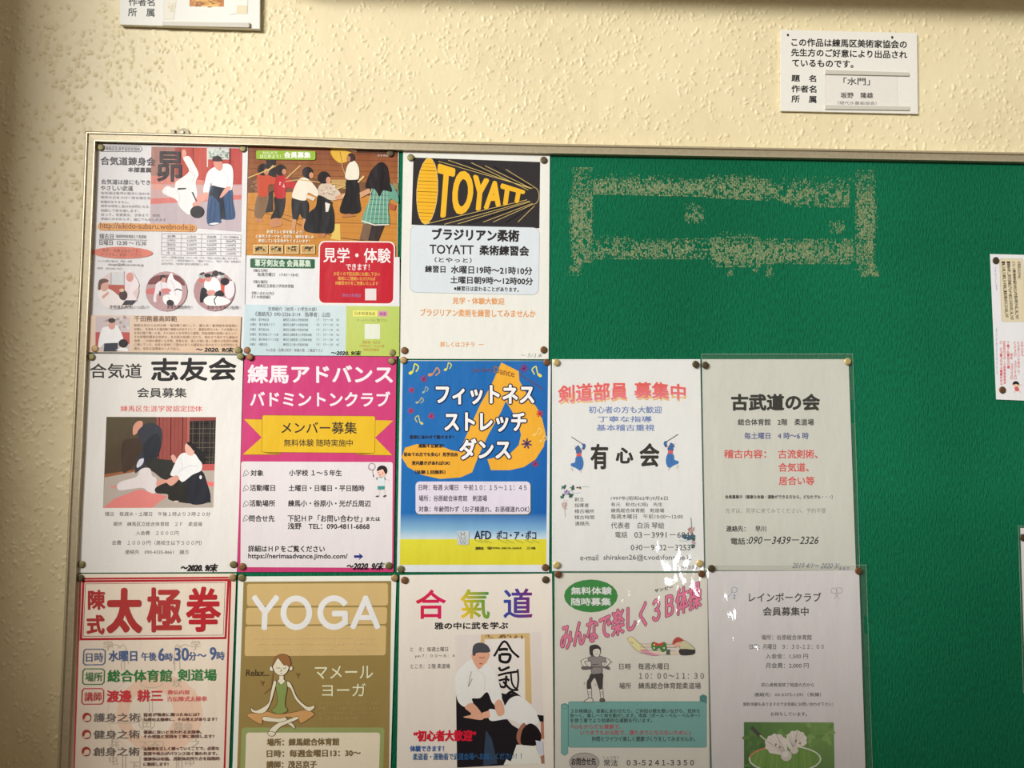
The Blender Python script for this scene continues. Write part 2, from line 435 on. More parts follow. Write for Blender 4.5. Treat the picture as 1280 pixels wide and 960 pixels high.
# rail profile: distance inwards from the outer edge, height out of the wall
PROF = [(0, ZW), (0, .0062), (.0022, ZF), (.0035, ZF), (.0044, .0060), (.0118, .0048), (.0126, .0066), (.0140, .0066), (.0144, ZB-.0005)]
def rail(name, pts, inward, mitre):
    """pts: outer edge (u, v); inward: unit vector; mitre: how the first point shifts along with depth"""
    V = []; F = []; n = len(PROF); d = np.array(inward, float)
    for k, p in enumerate(pts):
        for (a, z) in PROF:
            q = np.array(p)+d*a + (np.array(mitre)*a if k == 0 else 0)
            V.append(np.array(W(q[0], q[1], z))-BO)
    for k in range(len(pts)-1):
        for i in range(n-1): F.append((k*n+i, k*n+i+1, (k+1)*n+i+1, (k+1)*n+i))
    return mesh_obj(name, V, F, M_ALU, board)
ul = [(UL+(p[0]-UL)*.35, p[1]) for p in lo_]; vt = [(p[0], VT+(p[1]-VT)*.9) for p in to_]
ul[0] = vt[0] = (ul[0][0], vt[0][1])
rail('frame_rail', vt, (0,-1), (1,0)); rail('frame_rail', ul, (1,0), (0,-1))
# dents on the top rail
M_DENT = metal('scuffed_metal', (96,88,72), .6, .4)
V = []; F = []
for (x, y, r) in ((620,179.2,3),(632,178.5,2),(646,180,4),(652,181.5,3),(640,178.2,2.2)):
    c = uv(x, y, ZF-.0015); k = len(V)
    for i in range(8): V.append(np.array(W(c[0]+r*.0009*math.cos(i*.785)*random.uniform(.6,1.5), c[1]+r*.0003*math.sin(i*.785), ZF-.0033+.0001))-BO)
    F.append(list(range(k, k+8)))
mesh_obj('frame_scuff', V, F, M_DENT, board)
# hanging plate behind the top rail with its screw
M_STEEL = metal('dull_steel', (112,106,88), .45, .8)
def disc(name, u, v, z0, z1, r, mat, parent, org, n=20, dome=0, sc=1.0):
    V = []; F = []
    rings = [(r, z0), (r, z1-dome), (r*.8, z1-dome*.35), (r*.45, z1)] if dome else [(r, z0), (r, z1-.0002), (r-.0002, z1)]
    for rr, z in rings:
        for i in range(n): V.append(np.array(W(u+rr*math.cos(2*math.pi*i/n), v+rr*sc*math.sin(2*math.pi*i/n), z))-np.array(org))
    for k in range(len(rings)-1):
        for i in range(n): F.append((k*n+i, k*n+(i+1) % n, (k+1)*n+(i+1) % n, (k+1)*n+i))
    F.append([(len(rings)-1)*n+i for i in range(n)])
    return mesh_obj(name, V, F, mat, parent, smooth=False)
c = uv(229.5, 165.5, ZW+.002)
disc('hanging_plate', c[0], c[1]-.002, ZW, ZW+.0030, .0085, M_STEEL, board, BO, sc=.95)
disc('screw', c[0]-.0012, c[1]-.0008, ZW+.0030, ZW+.0052, .0033, metal('bright_screw', (206,196,168), .3, .6), board, BO, dome=.001)
disc('screw_hole', c[0]-.0012, c[1]-.0008, ZW+.0052, ZW+.0056, .0010, M_DENT, board, BO, n=10)
c = uv(216.5, 163.5, ZW+.002); box('hanging_plate', c[0]-.0028, c[0]+.0026, c[1]-.006, c[1]+.0012, ZW, ZW+.004, M_STEEL, board, BO)

# old adhesive left on the felt
def residue():
    R = np.random.default_rng(4); V = []; F = []; C = []
    cl = R.normal(size=(90, 260))
    S = 420/1280
    def toph(x, y): return (700+x*S, 180+y*S)
    # strips in the enlarged window (700,180)-(1120,360), 1280 px wide: polyline, half width, density
    strips = [(((48,140),(60,160),(62,230),(60,300),(68,430)), None), ]
    regs = [ # x0,x1, top(x), bottom(x), density
        (48,120,lambda x:142,lambda x:432,1.0),(36,52,lambda x:190,lambda x:330,.35),(1130,1196,lambda x:155,lambda x:460,1.0),(1196,1206,lambda x:200,lambda x:330,.4),
        (128,560,lambda x:143+(x-128)*.004,lambda x:188+(x-128)*.02,1.15),(560,800,lambda x:140+(x-560)*.03,lambda x:200+(x-560)*.05,1.1),(800,1100,lambda x:158+(x-800)*.03,lambda x:min(236,196+(x-800)*.4),.85),
        (128,600,lambda x:372,lambda x:434,.75),(580,760,lambda x:372,lambda x:462,1.1),(760,1115,lambda x:376,lambda x:452,.95),
        (480,548,lambda x:250,lambda x:298,.8),(470,530,lambda x:222,lambda x:250,.12),(1030,1080,lambda x:300,lambda x:338,.5),
        (34,78,lambda x:464,lambda x:498,.7),(1148,1212,lambda x:484,lambda x:504,.9),(1160,1200,lambda x:455,lambda x:486,.6),(66,82,lambda x:428,lambda x:470,.6),
        (150,470,lambda x:118,lambda x:143,.10),(560,760,lambda x:120,lambda x:142,.25),(850,1190,lambda x:128,lambda x:158,.12),(600,740,lambda x:340,lambda x:372,.18),(640,655,lambda x:462,lambda x:508,.4),(790,806,lambda x:470,lambda x:506,.5),(735,750,lambda x:462,lambda x:492,.3),(150,270,lambda x:350,lambda x:372,.10)]
    pal = [lin(c)/.98 for c in ((112,142,104),(126,146,106),(88,130,92),(160,152,106),(100,136,98),(182,168,122),(66,120,84),(78,126,90))]
    for x0, x1, t, b, d in regs:
        area_ = (x1-x0)*(b((x0+x1)/2)-t((x0+x1)/2)); n = int(area_*d*.75)
        for _ in range(n):
            x = R.uniform(x0, x1)+R.normal(0, 4); m_ = (t(x)+b(x))/2; h_ = (b(x)-t(x))/2; y = m_+h_*np.clip(R.normal(0, .62), -1.35, 1.12)
            g_ = cl[int(max(0, y)/7) % 90, int(max(0, x)/6) % 260]+.5*cl[int(max(0, y)/19) % 90, int(max(0, x)/17) % 260]
            if g_ < -.35+.35*(d < .9) or math.sin(x*.9+R.normal(0, .6)) < -.55: continue
            px, py = toph(x, y); u, v = uv(px, py, ZB); w = R.uniform(.0002, .00062); h = w*R.uniform(.8, 2.6); a = R.normal(0, .5)
            k = len(V); z = ZB+.00008+.0001*R.random(); ca, sa = math.cos(a), math.sin(a)
            for (dx, dy) in ((-w,-h*.4),(w*.3,-h),(w,h*.3),(-w*.2,h)): V.append(np.array(W(u+dx*ca-dy*sa, v+dx*sa+dy*ca, z+R.uniform(0, .0003)))-BO)
            F.append((k, k+1, k+2, k+3)); C += [pal[int(R.integers(8))]]*4
    tag(mesh_obj('adhesive_residue', V, F, print_mat('dried_glue', .6, .3, 0), board, np.array(C)), kind='stuff')
residue()
# ================================================================ structure and board come in setup(); posters below
BLK = (48, 44, 44)
E1, E2, E3 = .98, .92, .72

# ---- poster 1: aikido sheet with orange web address
def poster_a():
    p = Print('poster', 'aikido poster with a throw photo and an orange web address band', 'poster',
              [(119,179.7),(310,183.6),(304.5,443),(109,441)], 0.0, E1, (226,224,226), M_GLOSS, slope=.018, group=None)
    p.part('photo_print'); p.frame(184, 178, 8.42)
    p.grad([(44,45),(1003,62),(985,940),(30,860)], [(172,110,100),(190,84,70),(190,172,178),(196,184,188)])
    p.poly([(44,45),(300,50),(300,350),(38,350)], (170,122,110)); p.poly([(290,50),(480,53),(480,440),(290,400)], (186,74,62))
    p.poly([(300,55),(360,55),(360,360),(300,355)], (150,62,54)); p.poly([(480,55),(625,58),(620,440),(500,440)], (192,76,62))
    p.poly([(478,55),(490,55),(500,440),(488,440)], (140,52,46)); p.poly([(625,58),(1003,64),(996,440),(625,440)], (184,66,58))
    p.poly([(640,58),(862,62),(860,180),(640,178)], (208,214,208)); p.blots(650,62,855,170,[(150,165,150),(190,200,190),(120,140,125)],40,14,3)
    p.poly([(628,60),(640,60),(640,260),(628,260)], (236,214,206)); p.poly([(862,62),(882,62),(876,430),(858,430)], (120,44,44))
    p.poly([(38,350),(300,365),(600,400),(600,450),(38,440)], (214,132,120)); p.poly([(38,440),(996,450),(992,560),(36,590)], (204,168,166))
    p.poly([(36,590),(992,552),(992,600),(36,650)], (214,120,112)); p.poly([(36,650),(992,600),(985,940),(30,862)], (192,176,182))
    p.poly([(50,455),(110,435),(190,470),(150,500),(90,495)], (226,160,146), True)
    # thrown man
    p.poly([(365,90),(395,75),(415,120),(395,165),(370,160)], (226,160,140), True)
    p.poly([(380,165),(440,145),(490,220),(540,330),(510,420),(525,545),(500,640),(480,680),(445,760),(380,720),(330,660),(300,600),(160,530),(205,460),(285,480),(300,420),(360,375),(420,330),(440,290),(405,220)], (238,236,236), True)
    p.poly([(320,480),(410,478),(410,492),(320,500)], (56,52,60)); p.poly([(465,520),(485,525),(525,620),(515,630)], (50,46,54))
    p.curve([(440,300),(500,340),(470,420)], 6, (205,205,212)); p.curve([(300,500),(340,560),(330,650)], 6, (210,208,214))
    p.poly([(480,640),(530,620),(545,680),(490,690)], (222,158,142), True); p.ell(528, 732, 76, 66, (34,26,30))
    p.poly([(530,560),(640,545),(650,600),(560,640),(600,690),(560,650),(520,600)], (226,160,142), True)
    # instructor
    p.poly([(630,850),(655,500),(690,455),(880,480),(905,620),(925,790),(840,815),(780,810),(770,850)], (54,84,124), True)
    p.poly([(690,455),(850,470),(800,560),(830,800),(770,810),(760,640),(690,560),(650,560)], (34,42,58))
    for a, b in (((680,600),(650,840)),((720,620),(700,845)),((860,560),(880,800)),((890,560),(905,780))): p.line([a, b], 7, (38,60,96))
    p.poly([(700,262),(800,225),(880,240),(905,330),(890,495),(820,480),(760,470),(690,450),(670,430),(645,530),(590,520),(610,400),(640,310)], (240,240,242), True)
    p.curve([(660,300),(690,380),(680,440)], 6, (206,208,216)); p.curve([(800,300),(850,380),(840,470)], 6, (206,208,216))
    p.poly([(700,200),(780,195),(795,260),(765,300),(715,265)], (222,150,136), True); p.poly([(690,195),(700,150),(760,145),(790,190),(780,200)], (66,44,44), True)
    p.poly([(830,470),(880,480),(790,575),(765,570)], (226,164,150), True); p.poly([(600,530),(650,540),(600,620),(560,610)], (228,166,150), True)
    p.poly([(650,860),(700,845),(760,850),(700,868)], (235,230,232), True)
    p.frame(100, 170, 3.4286); p.part('title_lettering')
    p.line([(88,42),(258,44),(266,55),(258,67),(88,65),(80,54)], 1.6, (120,118,124), closed=True)
    p.text('練馬区生涯学習認定団体', 108, 256, 47, 62, (110,106,112))
    p.text('合気道錬身会', 88, 322, 90, 125, (84,80,84), .6); p.text('本部直属', 205, 303, 134, 155, (90,86,90), .4)
    p.text('昴', 332, 434, 68, 194, (52,40,42), 2.4, up=True)
    p.text('合気道は誰にもでき', 90, 300, 186, 208, (96,94,100)); p.text('やさしい武道', 88, 226, 212, 234, (96,94,100))
    p.part('lettering')
    for i, t in enumerate(('合気道は自然の動きに合わせ','相手の力をさばく技を磨きま','無理がありません。','相手の呼吸と自分の体捌になる。','鍛錬して技を磨します。','従って、老若男女、子供まで　性別','年齢にかかわらず、誰にでも楽しめます')):
        x1 = (298,300,208,300,250,340,368)[i]; p.text(t, 88, x1, 239+i*18.6, 251+i*18.6, (150,146,152))
    p.part('colour_panel'); p.rect(75,372,500,404,(222,160,92),15,dy=7)
    p.part('lettering'); p.text('http://aikido-subaru.webnode.jp', 86, 492, 374, 406, (140,84,50), .6, up=True)
    p.text('稽古日', 82, 142, 418, 440, (110,106,112)); p.text('（田柄特殊体育館１Ｆ柔道場）', 152, 284, 423, 438, (110,106,112))
    p.line([(78,442),(286,446)], 1.4, (120,118,124)); p.text('日曜日  12:30 ～ 15:30', 82, 282, 447, 468, (110,106,112))
    p.part('colour_panel'); p.ell(182, 500, 131, 25, (216,122,102), 1)
    p.part('lettering'); p.text('見学・体験は自由です。', 95, 256, 484, 499, (130,70,62), up=True); p.text('いつでもご参加ください。', 90, 268, 501, 516, (130,70,62))
    p.text('メールお問い合わせ　中村・大野', 75, 222, 531, 541, (140,136,140)); p.text('shogo@yf6.so-net.ne.jp', 120, 272, 545, 559, (120,116,120)); p.text('（携帯　090-3342-1462）', 72, 180, 562, 572, (150,146,150))
    p.part('price_table')
    for y in (418,438,456,474,491,509): p.line([(349,y),(689,y+5)], 1.1, (150,148,154))
    for x in (349,433,520,603,689): p.line([(x,418+(x-349)*.015),(x-2,509+(x-349)*.015)], 1.1, (150,148,154))
    for r in range(5):
        for c_, x in enumerate((390,477,562,645)):
            t = (('会費','入会金','月会費','入門一日体験料金'),('小中学生','3,000円','3,500円','300円'),('高校生','5,000円','4,500円','1,000円'),('大学生','5,000円','4,500円','1,000円'),('成　人','8,000円','5,000円','2,000円'))[r][c_]
            w = 34 if c_ == 3 and r == 0 else (20 if c_ else 18)
            p.text(t, x-w, x+w, 424+r*17.8+c_*1.3, 434+r*17.8+c_*1.3, (120,116,122))
    for i, t in enumerate(('スポーツ保険は別途（カバー付）です。年会入会時と夏にあります。','メールにて、一回見学自由あり。ご連絡ください。（親子・兄弟・家族割引）','幼児を除き、大会等の参加は要相談とします。')):
        p.text(t, 348, (678,688,552)[i], 517+i*12+i, 527+i*12+i, (140,136,142))
    # small photos
    p.part('photo_print'); p.frame(110, 330, 6.4)
    p.ell(240, 210, 168, 148, (222,200,196)); p.poly([(180,70),(300,66),(300,170),(180,166)], (214,216,218)); p.poly([(160,165),(300,168),(310,260),(240,250),(170,230)], (184,92,78))
    p.line([(185,70),(185,165)], 7, (170,160,160)); p.line([(290,62),(290,168)], 7, (170,150,150))
    p.poly([(300,75),(350,62),(410,170),(360,230),(390,290),(310,300),(295,220)], (236,224,228), True); p.ell(335,105,30,38,(216,150,140))
    p.poly([(75,215),(170,200),(260,270),(300,330),(220,360),(120,330)], (238,230,228), True); p.ell(130,175,34,45,(214,164,150)); p.poly([(80,200),(90,130),(140,118),(165,140),(110,160),(100,205)], (104,68,56), True)
    p.poly([(110,260),(160,220),(170,235),(120,280)], (216,160,144)); p.ell(282,250,34,40,(72,52,54)); p.poly([(300,290),(385,290),(350,325),(270,330)], (52,50,60)); p.ell(270,210,20,14,(226,190,160))
    p.ell(627, 218, 167, 160, (186,150,152)); p.poly([(478,160),(540,95),(720,95),(776,170),(700,160),(560,160)], (122,64,66), True); p.poly([(470,200),(540,190),(540,245),(466,240)], (206,110,112))
    p.poly([(640,110),(670,70),(690,120),(745,165),(752,240),(735,300),(700,330),(660,250),(630,190)], (238,234,238), True); p.curve([(690,215),(715,200),(750,212)], 9, (40,36,42)); p.curve([(660,130),(690,180),(700,250)], 5, (206,200,206))
    p.poly([(545,160),(585,135),(625,150),(640,190),(610,215),(570,230),(548,300),(522,292),(535,210)], (232,224,230), True); p.curve([(580,150),(590,190),(570,225)], 5, (196,186,196)); p.ell(602,122,22,26,(212,150,138)); p.poly([(575,125),(580,95),(605,86),(625,104),(618,112),(598,108),(588,126)], (48,34,38), True)
    p.poly([(590,200),(640,195),(665,212),(625,235),(592,222)], (208,124,120), True); p.ell(576,236,8,22,(60,30,34)); p.ell(560,275,14,40,(196,150,150)); p.poly([(600,260),(650,245),(720,265),(735,300),(690,325),(615,318)], (242,238,240), True); p.curve([(640,262),(650,290),(640,318)], 5, (200,192,200))
    p.poly([(628,310),(640,290),(668,288),(688,308),(680,330),(640,330)], (44,34,38), True)
    p.ell(1008, 216, 164, 160, (178,140,142)); p.poly([(880,130),(930,90),(940,140),(900,150)], (206,112,104)); p.poly([(1050,160),(1110,160),(1100,240),(1060,230)], (212,88,72)); p.blots(900,70,1090,110,[(170,190,180),(210,214,214),(60,56,60)],14,16,9)
    p.poly([(940,130),(1000,105),(1050,140),(1060,220),(1000,250),(950,230),(930,180)], (240,236,240), True); p.ell(962,112,28,30,(210,148,134)); p.ell(958,92,28,16,(36,28,32))
    p.poly([(905,200),(940,195),(960,240),(925,300),(895,300)], (30,30,36), True); p.poly([(1010,235),(1060,210),(1090,250),(1030,262)], (30,30,36), True); p.ell(985,228,36,20,(216,150,140))
    p.poly([(1100,160),(1160,140),(1172,230),(1130,280),(1095,240)], (236,228,234), True); p.ell(1095,140,36,30,(40,30,34)); p.ell(1020,75,26,24,(50,40,44))
    p.poly([(925,290),(970,255),(1080,265),(1140,300),(1080,330),(960,330)], (244,242,242), True); p.curve([(1030,255),(1010,290),(1020,325)], 8, (40,36,40))
    p.part('colour_panel'); p.grad([(5,408),(1225,418),(1212,712),(2,704)], [(228,206,186),(222,196,172),(216,184,152),(224,200,176)])
    p.part('photo_print'); p.poly([(62,418),(334,424),(330,700),(58,698)], (206,190,192)); p.blots(150,425,325,520,[(190,192,192),(216,216,214),(178,150,150)],26,16,4); p.poly([(60,545),(120,545),(110,660),(60,650)], (190,84,84)); p.poly([(262,545),(333,547),(331,640),(280,640)], (190,84,84))
    p.poly([(110,520),(165,500),(230,490),(270,560),(280,610),(240,640),(130,640),(110,660),(80,655)], (238,238,242), True); p.ell(190,490,28,34,(216,158,144)); p.ell(190,452,29,20,(60,44,44)); p.poly([(130,635),(240,630),(235,700),(125,700)], (56,60,74)); p.ell(282,635,38,34,(38,30,34)); p.poly([(220,690),(260,668),(315,675),(325,700)], (238,236,240))
    p.part('lettering'); p.frame(100, 170, 3.4286)
    p.text('子供達も元気いっぱい！', 125, 292, 725, 740, (60,56,60), up=True, slope=.004); p.text('女性も護身術を！', 372, 478, 725, 740, (60,56,60), slope=.004); p.text('わかりやすい指導！', 545, 682, 727, 742, (60,56,60), slope=.004)
    p.text('千田務最高師範', 232, 415, 771, 795, (110,78,60), .3, slope=.005)
    for i, t in enumerate(('昭和35年から合気の師・塩田剛三師として、最も長く養神館本部道場に','在籍し、生涯をその塩田剛三師範の内弟子として、最高位授与され、その技術と心','を受け継ぐ第一人者。またFBIなど全世界から警察、特殊部隊の指導にあたって、','その実戦的護身合気術を、各方面の指導に当たり、現在まで海外でも極秘の','指導、この他の著者にも多数。柔軟な技、達人の域に達した動きは世界を感動','に導いている。会員も各地にて国内の多くの講習会に招かれている世界的にも','最も、有名な指導者の一人である。')):
        p.text(t, 232, 676 if i < 6 else 428, 806+i*16.5, 818+i*16.5, (152,120,98), slope=.004)
    p.part('handwriting'); p.text('～ 2020. 9/末', 495, 655, 905, 926, (30,26,28), 1.2, shear=.25, up=True)
    return p.done()

# ---- poster 2: kendo members
def poster_b():
    p = Print('poster', 'kendo poster with a gym photo of children swinging wooden swords and a red rounded box', 'poster',
              [(311,184.6),(498.5,189.4),(495.6,444.7),(305.3,443.7)], 0.0, E1, (222,226,226), M_GLOSS, slope=.012)
    p.part('photo_print'); p.frame(304, 180, 6.4)
    p.grad([(42,15),(1240,45),(1232,920),(25,890)], [(124,66,38),(134,74,44),(202,138,58),(196,132,58)])
    for i in range(6): p.line([(42,60+i*45),(1240,92+i*45)], 3, (104,52,32))
    p.poly([(38,250),(300,255),(780,290),(1238,330),(1236,440),(400,400),(38,390)], (116,76,46)); p.poly([(700,285),(820,285),(830,360),(720,350)], (186,150,90))
    p.poly([(36,390),(400,385),(760,395),(1236,430),(1232,920),(25,890)], (198,134,56))
    for i in range(9): p.line([(30,430+i*52),(1232,470+i*50)], 2.5, (176,112,42))
    p.curve([(40,520),(300,590),(700,730),(1000,780)], 5, (96,66,40)); p.curve([(300,560),(600,620),(1230,640)], 4, (120,80,44))
    p.poly([(730,640),(775,640),(778,770),(700,760)], (222,190,96))
    p.poly([(700,55),(760,40),(880,80),(830,140),(770,150),(720,110)], (222,176,60), True); p.poly([(765,32),(905,52),(905,60),(770,44)], (244,232,196)); p.poly([(905,45),(1238,55),(1238,80),(905,70)], (84,56,40))
    p.poly([(1200,310),(1240,320),(1240,370),(1190,350)], (150,130,96)); p.poly([(180,130),(262,125),(262,260),(200,270)], (44,36,34))
    # children, left to right
    p.poly([(180,400),(240,370),(240,540),(180,550)], (52,46,42)); p.poly([(120,400),(200,400),(185,520),(140,600),(100,590),(90,530)], (128,98,70), True)
    p.poly([(110,260),(150,235),(270,280),(260,320),(205,330),(195,410),(120,410)], (196,78,52), True); p.ell(160,205,46,48,(40,30,28)); p.ell(185,222,20,26,(190,130,100)); p.line([(40,270),(180,215),(260,175)], 9, (214,176,110)); p.line([(200,215),(240,170)], 8, (226,192,128))
    p.poly([(100,590),(150,600),(160,625),(100,625)], (190,128,88)); p.blots(60,290,115,370,[(150,110,80),(120,84,60)],14,14,5)
    p.poly([(250,420),(330,415),(332,500),(300,590),(220,600),(250,520)], (44,38,38), True); p.poly([(255,290),(290,250),(340,260),(430,320),(430,370),(350,350),(330,430),(255,420)], (186,40,44), True); p.blots(285,300,330,345,[(230,190,180)],6,7,2)
    p.ell(300,208,44,46,(38,28,28)); p.ell(328,222,18,24,(196,132,100)); p.line([(345,275),(455,175)], 9, (216,180,112)); p.poly([(230,600),(300,600),(305,650),(220,665)], (196,136,96), True)
    p.poly([(395,420),(510,450),(525,540),(500,600),(470,590),(450,560),(430,610),(395,600)], (34,32,34), True); p.poly([(395,600),(425,605),(415,690),(385,690)], (200,144,104)); p.poly([(480,595),(500,600),(500,680),(470,690)], (200,144,104))
    p.poly([(390,410),(440,290),(500,270),(560,320),(600,380),(590,420),(520,390),(500,450),(420,440)], (234,222,204), True); p.poly([(500,400),(580,430),(560,455),(495,425)], (224,208,184)); p.ell(515,228,44,46,(34,26,26)); p.ell(545,250,18,24,(206,146,112))
    p.line([(340,300),(450,285),(640,310),(860,330)], 7, (206,166,100))
    p.poly([(600,410),(680,420),(720,520),(730,600),(720,700),(640,715),(490,690),(520,560),(580,500)], (30,28,30), True); p.poly([(655,460),(700,465),(680,540),(660,545)], (224,216,204)); p.poly([(640,440),(715,465),(712,485),(640,460)], (26,24,28))
    p.poly([(600,400),(610,330),(680,310),(740,350),(780,400),(760,440),(700,450),(640,420)], (206,188,166), True); p.blots(620,330,750,430,[(170,140,130),(230,214,196),(190,160,150)],30,7,6)
    p.ell(645,268,50,50,(32,24,26)); p.ell(682,290,20,28,(208,150,116)); p.poly([(740,420),(830,390),(830,430),(750,445)], (206,150,112), True); p.line([(750,360),(860,315)], 9, (220,186,118)); p.line([(800,420),(962,262)], 15, (226,196,132))
    p.poly([(600,715),(660,715),(650,745),(600,740)], (186,120,80))
    # teacher
    p.poly([(825,300),(915,300),(930,440),(930,545),(780,550),(790,460),(820,380)], (34,30,32), True); p.poly([(790,585),(900,575),(860,560),(830,560)], (180,120,80), True)
    p.poly([(825,200),(850,150),(890,135),(925,190),(925,270),(890,290),(820,275)], (232,226,206), True); p.ell(862,108,30,36,(56,38,32)); p.ell(842,118,16,24,(178,120,90)); p.line([(770,60),(800,200),(815,240)], 6, (206,160,90)); p.line([(830,295),(920,290)], 12, (30,28,34))
    # girl in check
    p.poly([(960,640),(1030,640),(1000,770),(930,765)], (120,92,70)); p.poly([(1030,645),(1130,650),(1080,775),(1000,770)], (52,40,38))
    p.poly([(1040,290),(1160,300),(1230,390),(1240,470),(1180,440),(1160,520),(1165,640),(1050,640),(950,620),(1000,470),(1030,400)], (104,160,138), True)
    for i in range(9): p.line([(1030-i*4,330+i*38),(1165,335+i*38)], 5, (60,104,92)); 
    for i in range(6): p.line([(1040+i*22,300),(975+i*36,635)], 4, (190,214,196))
    p.line([(950,615),(1050,648),(1165,645)], 9, (226,220,206)); p.poly([(930,390),(1010,350),(1020,390),(940,430)], (206,156,120)); p.poly([(1170,470),(1225,490),(1210,530),(1170,520)], (180,90,60))
    p.poly([(1040,190),(1100,145),(1150,180),(1170,300),(1190,380),(1120,370),(1090,420),(1050,360),(980,350),(1000,260)], (30,22,24), True)
    p.part('lettering'); p.text('日本剣道', 1075, 1165, 86, 100, (220,210,200), up=True)
    p.part('colour_panel'); p.rect(104,50,578,122,(150,184,56),14,dy=6); p.part('lettering')
    p.text('けんどう', 160, 270, 60, 80, (236,244,214), .6, up=True); p.text('はじめよう！', 135, 300, 86, 112, (236,244,214), .6); p.text('会員募集', 328, 538, 64, 112, (246,248,236), 2)
    p.text('剣道で心と体を鍛えよう！', 188, 480, 690, 716, (246,238,222), .5); p.text('心身共スポーツをしながら、場所を楽しみ', 100, 565, 727, 754, (246,238,222), .5); p.text('参加している生徒がたくさんいます！', 122, 530, 762, 788, (246,238,222), .5)
    p.part('small_photo_print')
    for i, (a, b) in enumerate(((82,196),(208,318),(334,444),(460,574))):
        p.part('small_photo_print')
        p.rect(a,806,b,876,(236,222,176)); p.rect(a+6,812,b-6,870,(190,150,84)); p.blots(a+20,822,b-22,850,[(46,38,34),(60,50,44),(206,180,130)],18,9,i)
    p.part('colour_panel'); p.frame(300, 170, 3.4286)
    p.poly([(27,514),(345,520),(340,600),(660,610),(670,526),(684,528),(683,730),(22,726)], (226,226,228)); p.rect(30,519,684,730,(226,226,228))
    p.rect(338,449,665,720,(240,232,228),26,dy=3,dx=-4); p.rect(343,454,660,715,(192,32,48),23,dy=3,dx=-4)
    p.rect(44,525,321,565,(44,96,66),5,dy=3); p.grad([(20,722),(456,728),(452,942),(14,940)], [(196,216,224),(206,222,226),(200,220,222),(190,212,216)]); p.grad([(456,728),(684,730),(682,944),(452,942)], [(196,208,118),(186,206,108),(182,202,96),(190,204,104)])
    p.part('colour_panel'); p.rect(484,748,588,773,(232,228,120)); p.rect(592,750,632,774,(214,146,180),6)
    p.rect(536,654,584,704,(226,214,214)); p.rect(534,806,600,870,(224,230,212))
    p.part('title_lettering'); p.text('見学・体験', 358, 645, 480, 542, (246,234,234), 1.2, up=True); p.text('できます！', 455, 555, 548, 575, (240,226,226), .6)
    p.text('葦牙剣友会 会員募集', 64, 303, 530, 560, (216,232,214), .9)
    p.part('lettering')
    for i, t in enumerate(('お近くの下記支部にお越し下さい','事前にご連絡いただければ','体験受付けをご用意いたします')): p.text(t, (402,420,408)[i], (600,580,592)[i], 583+i*20, 599+i*20, (228,178,84), .3)
    p.text('問合せ先電話', 440, 518, 676, 690, (150,130,180))
    for t, a, b, c_, d in (('《稽古日時》',57,118,570,583),('毎週月曜日　17:45～18:45',75,250,586,602),('《稽古場所》',57,118,618,632),('練馬区立高松小学校体育館',73,230,635,650),('《問い合わせ先》',50,145,667,681),('《その他詳細》',50,130,683,697),
                           ('支部紹介（幼児・小学生の部）',120,328,733,750),('《連絡先》090-2326-3114　指導者：山田',65,385,754,774)): p.text(t, a, b, c_, d, (96,92,96), .2)
    for r in range(6):
        y = 781+r*21.2
        p.text('月火木金土日'[r]+'曜日　'+('葦牙剣友会','葦牙剣道クラブ','葦牙剣友会','葦牙剣道スクール東','葦牙剣道クラブ北部','一般稽古会')[r], 42, (125,150,125,165,165,118)[r], y, y+12, (96,98,104))
        p.text(('練馬区立高松小学校体育館','練馬区立橋戸小学校体育館','練馬区立練馬小学校体育館','練馬区立練馬第三小学校体育館','練馬区立練馬第二小学校体育館','練馬区立八坂小学校体育館')[r], 185, 292 if r not in (3,4) else 307, y+1, y+13, (96,98,104))
        p.text('1'+'789779'[r]+'：15～18：45', 328, 425, y+2, y+12, (120,124,132))
    p.text('※入会金・会費は見学・体験の際、ご確認下さい', 112, 355, 911, 925, (110,86,92))
    p.text('日本剣道協会', 492, 580, 753, 768, (110,110,60)); p.text('検索', 598, 626, 755, 770, (120,60,90)); p.text('ホームページもご覧下さい', 502, 632, 783, 796, (130,130,70))
    for i, t in enumerate(('高松地・光が丘','小学生以上・大人の部','随時生徒募集')): p.text(t, (525,510,530)[i], (602,618,596)[i], 878+i*16, 890+i*16, (190,120,60))
    p.part('handwriting'); p.text('～2020. 9/末', 388, 516, 920, 940, (28,24,26), 1.2, shear=.25, up=True)
    return p.done()

